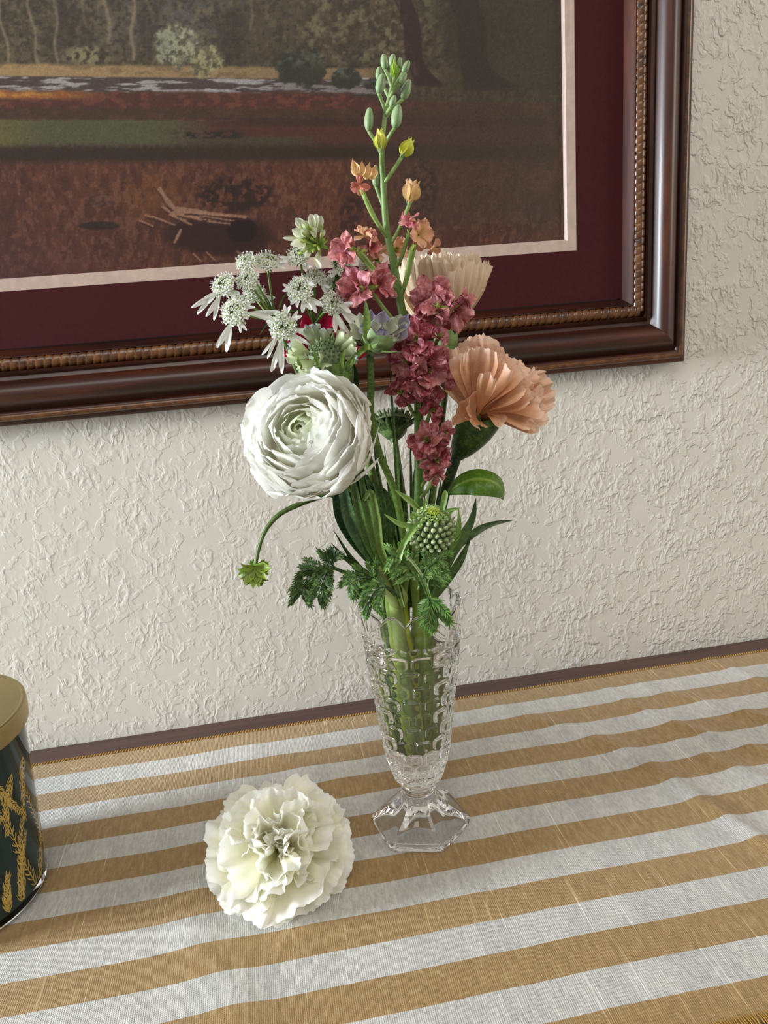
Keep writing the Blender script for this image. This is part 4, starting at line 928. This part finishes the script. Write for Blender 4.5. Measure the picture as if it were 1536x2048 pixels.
# top cluster seen from the side, long upright petals
H3 = at(640, 492, -.004); q = random.Random(4)
tube_pts = catmull([H3, at(662, 506, -.004), at(672, 560, -.002), H2], 5); g = G(); tube(g, tube_pts, .0009, 7, GM); g.build('ray', M['green'], lg)
for k, (x0, y0, x1, y1, wd) in enumerate([(618, 466, 594, 440, 15), (624, 460, 606, 446, 13), (628, 462, 622, 432, 13), (632, 460, 632, 430, 12), (636, 464, 642, 436, 12), (612, 474, 588, 462, 15), (606, 478, 570, 476, 8), (610, 482, 600, 492, 14), (612, 478, 586, 488, 12), (640, 476, 648, 462, 9), (600, 480, 603, 498, 9), (628, 516, 640, 534, 9), (640, 500, 634, 522, 10), (622, 500, 612, 512, 10), (618, 470, 604, 462, 14), (630, 476, 626, 456, 12)]):
    a, b = at(x0, y0, -.006 - .001 * (k % 4)), at(x1, y1, -.010 - .001 * (k % 3)); g = G()
    petal(g, a, b - a, CP - a, (b - a).length * 1.1, px(a, wd) * .6, srgb(216, 224, 170), srgb(248, 250, 232), 9, 9, 'round', cup=.45, bend=.3, ruf=.03, seed=k, tipr=.05)
    g.build('petal', M['petal_white'], lg)
g = G()
for k in range(26):
    a = at(636 + q.uniform(-4, 4), 490 + q.uniform(-5, 5), -.004); b = at(622 + q.uniform(-22, 24), 476 + q.uniform(-26, 34), -.007 - q.random() * .004)
    tube(g, catmull([a, a.lerp(b, .5), b], 3), .0006, 5, mixc(GL, srgb(196, 212, 120), q.random())); ellipsoid(g, b, b - a, .0017, .0008, 6, 4, mixc(srgb(150, 180, 80), srgb(200, 216, 120), q.random()))
g.build('bracts', M['green'], lg)
g = G()
for x1, y1 in ((612, 506), (650, 474), (656, 480), (600, 496), (660, 500)): blade(g, [at(640, 492, -.007), at((640 + x1) / 2, (492 + y1) / 2 - 2, -.009), at(x1, y1, -.009)], .0009, GL)
g.build('bracts', M['green'], lg)
stem(lg, [H2, at(668, 760, -.000), at(712, 900, -.002), at(760, 1060, -.002), at(792, 1150, -.002)], .0014, .0017, 2.6, .010)

# ------------------------------------------------------------------ pincushion flowers
def cushion(t, O, A, R, c0, c1, seed=0, m=60, dome=.6):
    q = random.Random(seed); r, u, A = frame(A); g = G()
    for k in range(m):
        s = math.sqrt((k + .5) / m); th = k * 2.39996; p = O + (r * math.cos(th) + u * math.sin(th)) * (R * s) + A * (R * dome * math.sqrt(max(0, 1 - s * s * .95)))
        d = (A * (1.1 - s * .5) + (p - O) / R * .6).normalized(); l = R * q.uniform(.10, .18)
        ellipsoid(g, p, d, l, l * .42, 6, 4, mixc(c0, c1, q.random()), tip=.4)
    g.grid([O + A * (R * dome * .85 * math.cos(j / 6 * PI / 2)) + (r * math.cos(i / 14 * 2 * PI) + u * math.sin(i / 14 * 2 * PI)) * (R * .95 * math.sin(j / 6 * PI / 2)) for j in range(7) for i in range(14)], 14, 7, c0, wrap=True)
    g.build('flower_centre', M['green'], t)
def bracts(t, O, A, R, n, c, ang=70, wd=.14, seed=0, curl=-.4):
    q = random.Random(seed); r, u, A = frame(A); g = G()
    for k in range(n):
        th = 2 * PI * k / n + q.uniform(-.1, .1); rad = r * math.cos(th) + u * math.sin(th); a = math.radians(ang + q.uniform(-12, 12)); d = A * math.cos(a) + rad * math.sin(a)
        petal(g, O + rad * R * .1, d, A * math.sin(a) - rad * math.cos(a), R * q.uniform(.85, 1.15), R * wd, mixc(c, GD, .3), c, 5, 8, 'blade', cup=.5, bend=curl, pw=1.3, seed=k)
    g.build('bracts', M['green'], t)
# pale green one above the ranunculus
P0 = at(655, 700, -.014); A = dirpx(P0, -.15, .65, .75)
sb = flower('pincushion_flower', 'greyish green pincushion flower with pale lobes just above the white ranunculus', 'flower')
cushion(sb, P0 - A * .004, A, px(P0, 44), srgb(120, 138, 100), srgb(156, 170, 134), 1, 80, .75)
for k, (x0, y0, x1, y1, wd, c) in enumerate([(628, 690, 612, 650, 24, 0), (636, 680, 628, 648, 20, 0), (648, 682, 650, 656, 30, 0), (672, 690, 690, 668, 26, 1), (682, 700, 706, 676, 26, 1), (684, 710, 712, 694, 24, 1), (618, 706, 584, 696, 30, 1), (616, 716, 572, 712, 26, 1), (622, 726, 592, 734, 26, 1), (640, 726, 650, 738, 26, 1), (650, 712, 636, 714, 20, 1), (630, 720, 606, 740, 22, 1), (604, 700, 574, 690, 20, 0), (690, 716, 716, 716, 20, 0)]):
    a, b = at(x0, y0, -.020), at(x1, y1, -.026); g = G()
    petal(g, a, b - a, CP - a, (b - a).length * 1.15, px(a, wd) * .6, srgb(170, 186, 130), srgb(222, 230, 190) if c else srgb(176, 184, 172), 9, 9, 'round', cup=-.5, bend=-.5, ruf=.06, rf=1.5, seed=k, c2=srgb(236, 240, 208) if c else srgb(178, 180, 190))
    g.build('petal', M['petal_white'], sb)
calyx(sb, at(690, 790, -.008), (P0 - at(690, 790, -.008)).normalized(), .018, .0024, .010, c=srgb(112, 140, 70))
g = G()
for pts, wd in (([(692, 742), (712, 712), (738, 688), (748, 662)], .0015), ([(682, 748), (684, 722), (690, 696)], .0011), ([(640, 740), (632, 716), (628, 700)], .0010), ([(606, 740), (598, 726), (596, 712)], .0009), ([(700, 748), (700, 728), (708, 712)], .0012)):
    blade(g, [at(x, y, -.026) for x, y in pts], wd, lambda v: mixc(GM, GL, v))
g.build('bracts', M['green'], sb)
g = G(); blade(g, [at(694, 832, -.004), at(698, 790, -.006), at(704, 750, -.006), at(700, 716, -.004)], lambda t: .0046 * math.sin(PI * min(.98, t * .7 + .3)) + .0004, lambda v: mixc(GD, GM, v)); g.build('leaf', M['green'], sb)
stem(sb, [at(690, 792, -.008), at(700, 880, -.006), at(736, 1000, -.008), at(785, 1140, -.008)], .0018, .0020, 3.3, .009)
# lavender one in front of the mauve stock
P0 = at(768, 668, -.020); A = dirpx(P0, .05, .93, .20)
sl = flower('pincushion_flower', 'lavender pincushion flower seen from the side in front of the mauve florets', 'flower')
cushion(sl, P0 - A * .002, A, px(P0, 38), srgb(150, 150, 130), srgb(186, 180, 180), 2, 50, .4)
LV, LV2, PG = srgb(164, 156, 190), srgb(196, 190, 220), srgb(206, 212, 186)
for k, (x0, y0, x1, y1, wd, c) in enumerate([(746, 664, 742, 622, 15, 0), (764, 656, 768, 624, 27, 0), (756, 682, 754, 660, 24, 0), (798, 672, 816, 630, 20, 0), (788, 670, 800, 634, 34, 1), (732, 668, 720, 630, 22, 1), (736, 678, 702, 650, 30, 1), (778, 668, 784, 640, 26, 1), (770, 690, 758, 662, 26, 0), (792, 684, 812, 650, 26, 0), (748, 668, 752, 640, 20, 1), (740, 672, 726, 648, 24, 0), (782, 676, 790, 650, 24, 0)]):
    a, b = at(x0, y0, -.022 - .003 * (k % 3)), at(x1, y1, -.024 - .003 * (k % 2)); g = G()
    petal(g, a, b - a, CP - a, (b - a).length * 1.15, px(a, wd) * .6, PG if c else srgb(190, 188, 186), PG if c else LV, 9, 9, 'round', cup=.5, bend=-.4, ruf=.03, seed=k + 40, c2=srgb(216, 220, 196) if c else LV2)
    g.build('petal', M['petal_white'], sl)
calyx(sl, at(742, 704, -.022), A + Vector((.45, 0, 0)), .010, .0024, .0095, c=srgb(118, 138, 92))
bracts(sl, at(744, 700, -.021), (A + Vector((.35, 0, .0))).normalized(), .018, 9, srgb(126, 150, 92), 70, .10, 3)
g = G(); blade(g, [at(735, 700, -.028), at(734, 660, -.030), at(733, 625, -.030), at(731, 600, -.028)], .0018, lambda v: mixc(GL, GM, v)); g.build('bracts', M['green'], sl)
stem(sl, [at(740, 704, -.021), at(742, 770, -.018), at(742, 830, -.014), at(758, 905, -.012), at(790, 985, -.010), at(808, 1080, -.008), at(812, 1150, -.008)], .0019, .0021, 4.2, .010)
# dark one turned away in the middle
P0 = at(785, 850, .014); A = dirpx(P0, -.05, .92, -.35)
sk = flower('pincushion_flower', 'dark green pincushion flower seen from behind between the ranunculus and the stock', 'flower')
cushion(sk, P0 + A * .001, A, px(P0, 42), srgb(110, 122, 92), srgb(150, 160, 128), 3, 60, .55)
bracts(sk, at(786, 868, .012), A, px(P0, 66), 14, srgb(62, 84, 44), 62, .11, 5)
calyx(sk, at(788, 880, .013), A, .008, .0022, .0085, c=srgb(84, 104, 58))
stem(sk, [at(788, 876, .013), at(796, 930, .010), at(808, 1020, .008), at(815, 1140, .004)], .0020, .0021, 1.6, .008, c=lambda t: mixc(srgb(120, 140, 84), GM, min(1, t * 3)))
# green bud low at the right of the rim
P0 = at(862, 1062, -.034); A = dirpx(P0, .10, .80, .58)
sd_ = flower('pincushion_bud', 'round green pincushion bud with a bright lime crown just above the rim of the vase', 'flower')
r, u, A = frame(A); R = px(P0, 48); g = G(); q = random.Random(9)
for j in range(6):           # pale scale-like florets round the side
    ph = math.radians(38 + j * 15); nn_ = round(20 * math.sin(ph))
    for i in range(nn_):
        th = 2 * PI * (i + .5 * (j % 2)) / nn_; rad = r * math.cos(th) + u * math.sin(th); nrm = A * math.cos(ph) + rad * math.sin(ph); p = P0 + nrm * R * .92
        ellipsoid(g, p, (nrm + A * .5), R * .16, R * .105, 7, 5, mixc(srgb(132, 152, 100), srgb(196, 208, 162), q.random()))
        if j > 1: tube(g, [p, p + (A * .8 + nrm * .5) * R * .25], .0003, 4, srgb(120, 140, 80))
g.grid([P0 + A * (R * .86 * math.cos(j / 8 * PI)) + (r * math.cos(i / 16 * 2 * PI) + u * math.sin(i / 16 * 2 * PI)) * (R * .86 * math.sin(j / 8 * PI) + 1e-5) for j in range(9) for i in range(16)], 16, 9, srgb(62, 78, 42), wrap=True)
g.build('flower_head', M['green'], sd_)
g = G(); T0 = P0 + A * R * .72
for ring_, (rr, n_) in enumerate([(.55, 14), (.38, 11), (.2, 8), (.05, 4)]):
    for i in range(n_):
        th = 2 * PI * i / n_ + ring_; rad = r * math.cos(th) + u * math.sin(th); p = T0 + rad * R * rr + A * R * (.28 - rr * .3)
        for j in range(4):
            a = j * PI / 2 + ring_; fr, fu, _ = frame(A + rad * rr * 1.5); dr = fr * math.cos(a) + fu * math.sin(a)
            petal(g, p, dr + A * .6, A - dr * .6, R * .17, R * .055, srgb(168, 190, 56) if rr < .3 else srgb(140, 176, 84), srgb(206, 220, 100) if rr < .3 else srgb(196, 220, 150), 5, 5, 'round', cup=.6, bend=-.4, seed=i)
g.build('flower_centre', M['green'], sd_)['label'] = 'bright lime crown of tiny open florets'
g = G()
for pts, wd in [([(905, 1080), (916, 1062), (918, 1040), (917, 1014)], .0014), ([(900, 1090), (914, 1075), (919, 1060), (918, 1044)], .0013), ([(890, 1022), (905, 1019), (922, 1016)], .0009), ([(884, 1020), (890, 990), (890, 980)], .0016), ([(895, 1034), (904, 1022), (912, 1014)], .0008),
                ([(848, 1020), (850, 1005), (854, 994)], .0008), ([(846, 1030), (836, 1070), (840, 1095)], .0008), ([(820, 1110), (808, 1100), (806, 1088)], .0010), ([(900, 1104), (912, 1084), (922, 1068)], .0009), ([(835, 1016), (818, 1000), (790, 980)], .0016), ([(826, 1052), (800, 1048), (768, 1028)], .0014), ([(834, 1036), (826, 1030), (826, 1042)], .0016)]:
    blade(g, [at(x, y, -.040) for x, y in pts], wd, lambda v: mixc(srgb(104, 140, 62), srgb(140, 168, 90), v), fold=.5)
g.build('bracts', M['green'], sd_)
stem(sd_, [P0 - A * R * .8, at(858, 1130, -.028), at(850, 1165, -.022)], .0018, .0019, 5.0, .014)

# ------------------------------------------------------------------ leaves and grasses
def leafthing(name, label, polys, mt='green', col=None, dy=0.0, w=.0016, cat='leaf', part='blade', fold=.3):
    t = flower(name, label, cat)
    for i, (pts, wd, cc, d_) in enumerate(polys):
        g = G(); blade(g, [at(x, y, d_) for x, y in pts], wd, cc, fold); g.build(part, M[mt], t)
    return t
cG = lambda a, b: (lambda v: mixc(a, b, v))
B1 = (790, 1190)
shp = []; q = random.Random(41)
for k, (xm, xt, yt, wd, dd_, ca, cb_) in enumerate([(676, 668, 925, .0030, -.022, (60, 92, 60), (40, 70, 48)), (690, 676, 930, .0028, -.026, (76, 104, 60), (52, 84, 54)), (706, 690, 925, .0022, -.022, (130, 148, 62), (120, 136, 50)), (712, 700, 935, .0020, -.027, (96, 122, 52), (60, 88, 40)),
        (722, 706, 930, .0016, -.023, (70, 104, 44), (44, 74, 34)), (730, 716, 935, .0018, -.028, (104, 132, 60), (60, 90, 38)), (738, 722, 930, .0014, -.021, (66, 98, 42), (44, 74, 32)), (746, 732, 950, .0018, -.026, (60, 92, 40), (38, 64, 30)),
        (752, 742, 950, .0014, -.022, (110, 130, 60), (96, 100, 50)), (758, 748, 965, .0013, -.027, (70, 104, 44), (50, 80, 36)), (764, 757, 990, .0014, -.023, (96, 124, 56), (64, 92, 42)), (770, 764, 985, .0013, -.027, (60, 92, 40), (44, 70, 32)), (774, 772, 1010, .0013, -.022, (110, 136, 66), (80, 104, 50)), (700, 684, 990, .0016, -.024, (120, 138, 60), (84, 110, 46)), (744, 728, 1000, .0012, -.029, (120, 140, 66), (90, 112, 50))]):
    shp.append(([(806, 1215), (784 + k % 3 * 2, 1158), ((xm + 775) / 2 + 2, 1100), (xm + 10, 1040), (xm - 2, 985), (xt, yt)], (lambda w__: (lambda t: .0009 + w__ * math.sin(PI * min(.97, t * .92 + .05)) ** 1.2))(wd), cG(srgb(*ca), srgb(*cb_)), dd_))
leafthing('leaf_sheath', 'fan of long dark green leaf segments rising from one sheath under the ranunculus', shp, part='leaf_segment', fold=.45)
g = G(); tube(g, catmull([at(752, 1130, -.025), at(775, 1165, -.022), at(795, 1195, -.016)] + invase(3.9, .012), 5), lambda t: .0040 + .0022 * math.sin(t * PI) * (1 if t < .5 else .3), 12, cG(srgb(160, 168, 96), srgb(110, 130, 60)))
g.build('sheath', M['green'], bpy.data.objects['leaf_sheath'])
dark = cG(srgb(70, 98, 50), srgb(34, 56, 30))
leafthing('narrow_leaves', 'thin dark pointed leaves sticking out left above the ferny foliage', [([(775, 1185), (735, 1150), (700, 1112), (668, 1062)], .0014, dark, -.012), ([(765, 1165), (725, 1140), (695, 1120), (662, 1086)], .0015, dark, -.014), ([(770, 1175), (730, 1155), (705, 1130), (690, 1100)], .0010, dark, -.010)])
leafthing('narrow_leaves', 'long narrow grey green leaves arching to the right beyond the rim of the vase', [
    ([(838, 1215), (890, 1130), (925, 1075), (945, 1035), (952, 996)], .0027, cG(srgb(96, 120, 64), srgb(52, 74, 44)), -.018),
    ([(845, 1205), (900, 1110), (950, 1065), (985, 1048), (1028, 1040)], .0022, cG(srgb(90, 114, 60), srgb(44, 62, 40)), -.010),
    ([(850, 1215), (905, 1140), (930, 1100), (942, 1070)], .0016, cG(srgb(86, 112, 60), srgb(50, 70, 40)), -.014),
    ([(842, 1210), (880, 1130), (900, 1090), (922, 1068)], .0015, cG(srgb(86, 112, 60), srgb(50, 70, 40)), -.012),
    ([(850, 1220), (895, 1165), (925, 1120), (938, 1085)], .0014, cG(srgb(100, 128, 66), srgb(66, 92, 50)), -.020),
    ([(846, 1220), (880, 1165), (900, 1130), (915, 1105)], .0012, cG(srgb(104, 134, 66), srgb(80, 106, 56)), -.022)])
ups = []
q = random.Random(17)
for k, (x0, x1, y1, wd) in enumerate([(800, 748, 905, .0017), (806, 722, 925, .0016), (812, 775, 940, .0016), (800, 760, 1000, .0015), (815, 800, 930, .0018), (822, 828, 940, .0018), (818, 812, 985, .0017), (806, 786, 975, .0014), (826, 836, 905, .0020), (832, 850, 985, .0016),
                                      (838, 864, 960, .0018), (842, 884, 950, .0018), (812, 742, 860, .0013), (830, 820, 870, .0014), (846, 892, 1000, .0020), (800, 740, 985, .0013), (842, 872, 1010, .0016), (808, 768, 890, .0014), (816, 778, 700, .0013), (836, 896, 930, .0016)]):
    ups.append(([(x0, 1215), (x0 + (x1 - x0) * .25, 1130), (x0 + (x1 - x0) * .65, 1130 + (y1 - 1130) * .5), (x1, y1)], wd, cG(mixc(GM, GL, q.random() * .5), mixc(GD, GM, q.random() * .5)), .016 - .003 * (k % 7)))
leafthing('upright_leaves', 'crowd of dark upright narrow leaves standing between the flower stems', ups)
leafthing('fluffy_sprig', 'light green slender stalk bending over from the vase to the green bud', [([(795, 1125), (806, 1090), (826, 1060), (842, 1045)], lambda t: .0016, cG(srgb(130, 164, 80), srgb(110, 146, 66)), -.042), ([(862, 1200), (848, 1160), (826, 1125), (808, 1108)], lambda t: .0006 + .0003 * t, cG(srgb(120, 156, 70), srgb(196, 210, 160)), -.042)], part='stalk', fold=.6)

# broad leaf at the right
bl = flower('broad_leaf', 'single broad glossy green leaf pointing right below the peach carnation', 'leaf')
top = [(893, 990), (905, 964), (926, 946), (955, 938), (985, 944), (1003, 958), (1009, 978), (1008, 999)]; bot = [(893, 991), (915, 990), (935, 990), (950, 991), (968, 992), (985, 994), (998, 996), (1008, 1001)]
P = []; C = []; nL = 25
TT = catmull([at(x, y, -.004 - .006 * math.sin(i / 7 * PI)) for i, (x, y) in enumerate(top)], 4)[:29]; BB = catmull([at(x, y, -.020 * math.sin(i / 7 * PI) - .004) for i, (x, y) in enumerate(bot)], 4)[:29]
for i in range(29):
    for j in range(13):
        s = j / 12; p = TT[i].lerp(BB[i], s); bulge = .0045 * math.sin(PI * s) * math.sin(PI * i / 28); rib = .0008 * math.exp(-((s - .42) / .06) ** 2)
        P.append(p + Vector((0, -1, .35)).normalized() * bulge + Vector((0, 1, 0)) * rib); C.append(mixc(srgb(74, 112, 24), srgb(128, 156, 70), math.exp(-((s - .42) / .035) ** 2)))
g = G(); g.grid(P, 13, 29, C); g.grid([p + Vector((0, .0004, 0)) for p in P], 13, 29, C, flip=True); g.build('leaf_blade', M['green'], bl)
g = G(); tube(g, catmull([at(896, 990, -.004), at(880, 1010, -.002), at(866, 1080, .002), at(850, 1150, .006)] + invase(.6, .010), 5), .0013, 7, cG(GM, GL)); g.build('leaf_stalk', M['green'], bl)

# drooping tendril with a lobed leaf
dt = flower('drooping_leaf', 'lobed yellow green leaf dangling from a thin curved stalk at the far left', 'leaf')
g = G(); tube(g, catmull([at(x, y, -.012) for x, y in [(510, 1142), (514, 1115), (521, 1085), (534, 1056), (560, 1028), (600, 1008), (640, 994), (664, 990), (680, 1010), (705, 1060), (745, 1120), (785, 1175)]] + invase(3.4, .015), 5), lambda t: .0008 + .0007 * min(1, t * 3), 8, cG(srgb(76, 96, 44), GM)); g.build('leaf_stalk', M['green'], dt)
g = G(); base = at(510, 1134, -.014)
for x1, y1, wd, cc in [(475, 1152, .0030, 0), (488, 1170, .0030, 1), (506, 1178, .0034, 1), (524, 1172, .0034, 0), (544, 1136, .0034, 1), (536, 1126, .0026, 0), (478, 1140, .0022, 1), (500, 1120, .0014, 0), (534, 1160, .0026, 1), (494, 1160, .0028, 0), (518, 1176, .0024, 1)]:
    e = at(x1, y1, -.022 if cc else -.008); m_ = base.lerp(e, .5)
    col_ = cG(srgb(108, 130, 44), srgb(134, 154, 50)) if cc else cG(srgb(80, 104, 36), srgb(100, 126, 44))
    blade(g, [base, m_, e], lambda t, w_=wd: w_ * (.35 + 1.1 * t if t < .55 else .95 * (1 - t) / .45 + .02), col_, fold=.45)
    dd = (e - base)
    for s_ in (-1, 1):
        sdv = dd.cross(CP - base).normalized() * s_; b2 = base + dd * .5; blade(g, [b2, b2 + dd * .2 + sdv * dd.length * .16, b2 + dd * .36 + sdv * dd.length * .30], lambda t, w_=wd: w_ * .55 * (1 - t) + .0001, col_, fold=.4)
g.build('lobed_leaf', M['green'], dt)

# ferny leaves
def fern(label, main, pinn, dy, seed, c0=srgb(36, 60, 28), c1=srgb(70, 100, 42), start=0.12, name='ferny_leaf', side_l=.012, fine=.0036, w=.00040, droop=.35, face=0.0):
    t = flower(name, label, 'leaf'); q = random.Random(seed); pts = catmull([at(x, y, dy + (dz if len(a_) > 2 else 0)) for a_ in main for x, y, dz in [(a_[0], a_[1], a_[2] if len(a_) > 2 else 0)]], 6)
    g = G(); tube(g, pts, lambda v: .0008 * (1 - .6 * v), 6, c0); g.build('leaf_stalk', M['green'], t)
    N = len(pts)
    for k in range(pinn):
        v = start + (1 - start) * (k + .5) / pinn; i = min(int(v * (N - 1)), N - 2); p = pts[i]; T = (pts[i + 1] - pts[i]).normalized(); f = (CP - p).normalized(); f = (f + Vector((q.uniform(-.4, .4), q.uniform(-.2, .2), q.uniform(-.4, .4)))).normalized(); s0 = T.cross(f).normalized()
        for sg in (-1, 1):
            ln = side_l * (1 - .45 * v) * q.uniform(.8, 1.15); d = (T * .75 + s0 * sg + Vector((0, 0, -droop))).normalized(); g = G()
            tip = p + d * ln - Vector((0, 0, droop * ln * .35)); ax = catmull([p, p.lerp(tip, .5) + Vector((0, 0, .001)), tip], 5); tube(g, ax, .00032, 4, c0, cap=False)
            m = len(ax)
            for j in range(1, m, 1 if m < 9 else 1):
                b = ax[j]; TT_ = (ax[min(j + 1, m - 1)] - ax[j - 1]).normalized(); s1 = TT_.cross(f).normalized(); fl_ = fine * (1 - .35 * j / m) * q.uniform(.75, 1.2)
                for s2 in (-1, 1):
                    e = b + (TT_ * .95 + s1 * s2 * .8 + f * q.uniform(-.25, .25)).normalized() * fl_
                    cc = mixc(c0, c1, q.random()); blade(g, [b, b.lerp(e, .55), e], lambda u_: w * (.35 + 1.0 * u_ if u_ < .5 else 1.7 * (1 - u_)) + .00005, cc, n=2, face=f)
            blade(g, [ax[-1], ax[-1] + (ax[-1] - ax[-2]).normalized() * fine], w, c1, n=2, face=f)
            g.build('leaflet', M['green'], t)
    return t
fern('ferny dark green leaf hanging furthest left of the vase rim, tip drooping', [(775, 1185), (740, 1160), (700, 1148), (668, 1138), (640, 1134), (618, 1150), (606, 1175), (602, 1190)], 11, -.022, 1, start=.42, side_l=.0135)
fern('second branch of ferny foliage curling down left, beside the leftmost one', [(720, 1152), (685, 1142), (662, 1134), (650, 1150), (640, 1180), (634, 1196)], 7, -.030, 2, start=.4, side_l=.010)
fern('small dark ferny tuft pointing up above the left foliage', [(690, 1146), (668, 1136), (664, 1122), (668, 1112)], 3, -.020, 3, start=.5, side_l=.008, fine=.0040, droop=-.1)
fern('ferny green leaf spreading over the left lip of the vase', [(790, 1190), (760, 1165), (735, 1155), (712, 1160), (696, 1172)], 7, -.034, 4, start=.25, side_l=.012, c1=srgb(84, 124, 44))
fern('ferny green leaf drooping against the left side of the vase rim', [(800, 1195), (775, 1175), (752, 1180), (740, 1200), (744, 1218)], 6, -.040, 5, start=.25, side_l=.010, c1=srgb(90, 130, 50))
fern('feathery bright green leaf lying across the middle above the vase rim', [(840, 1170), (820, 1135), (800, 1118), (782, 1112)], 6, -.042, 6, start=.15, side_l=.012, c1=srgb(110, 150, 70), c0=srgb(60, 92, 38))
fern('feathery green leaf under the pincushion bud at the right', [(836, 1180), (852, 1140), (872, 1122), (888, 1120)], 6, -.042, 7, start=.2, side_l=.012, c1=srgb(110, 150, 70), c0=srgb(60, 92, 38))
fern('ferny leaf hanging over the front of the glass rim', [(838, 1150), (848, 1175), (858, 1200), (866, 1218), (876, 1236)], 7, -.046, 8, start=.45, side_l=.013, fine=.0055, c1=srgb(96, 138, 56), c0=srgb(52, 84, 34))
fern('loose green leaf tips crossing in front of the stems above the rim', [(860, 1200), (856, 1170), (868, 1145), (880, 1135)], 4, -.040, 9, start=.3, side_l=.009, c1=srgb(120, 158, 80), c0=srgb(70, 104, 44))
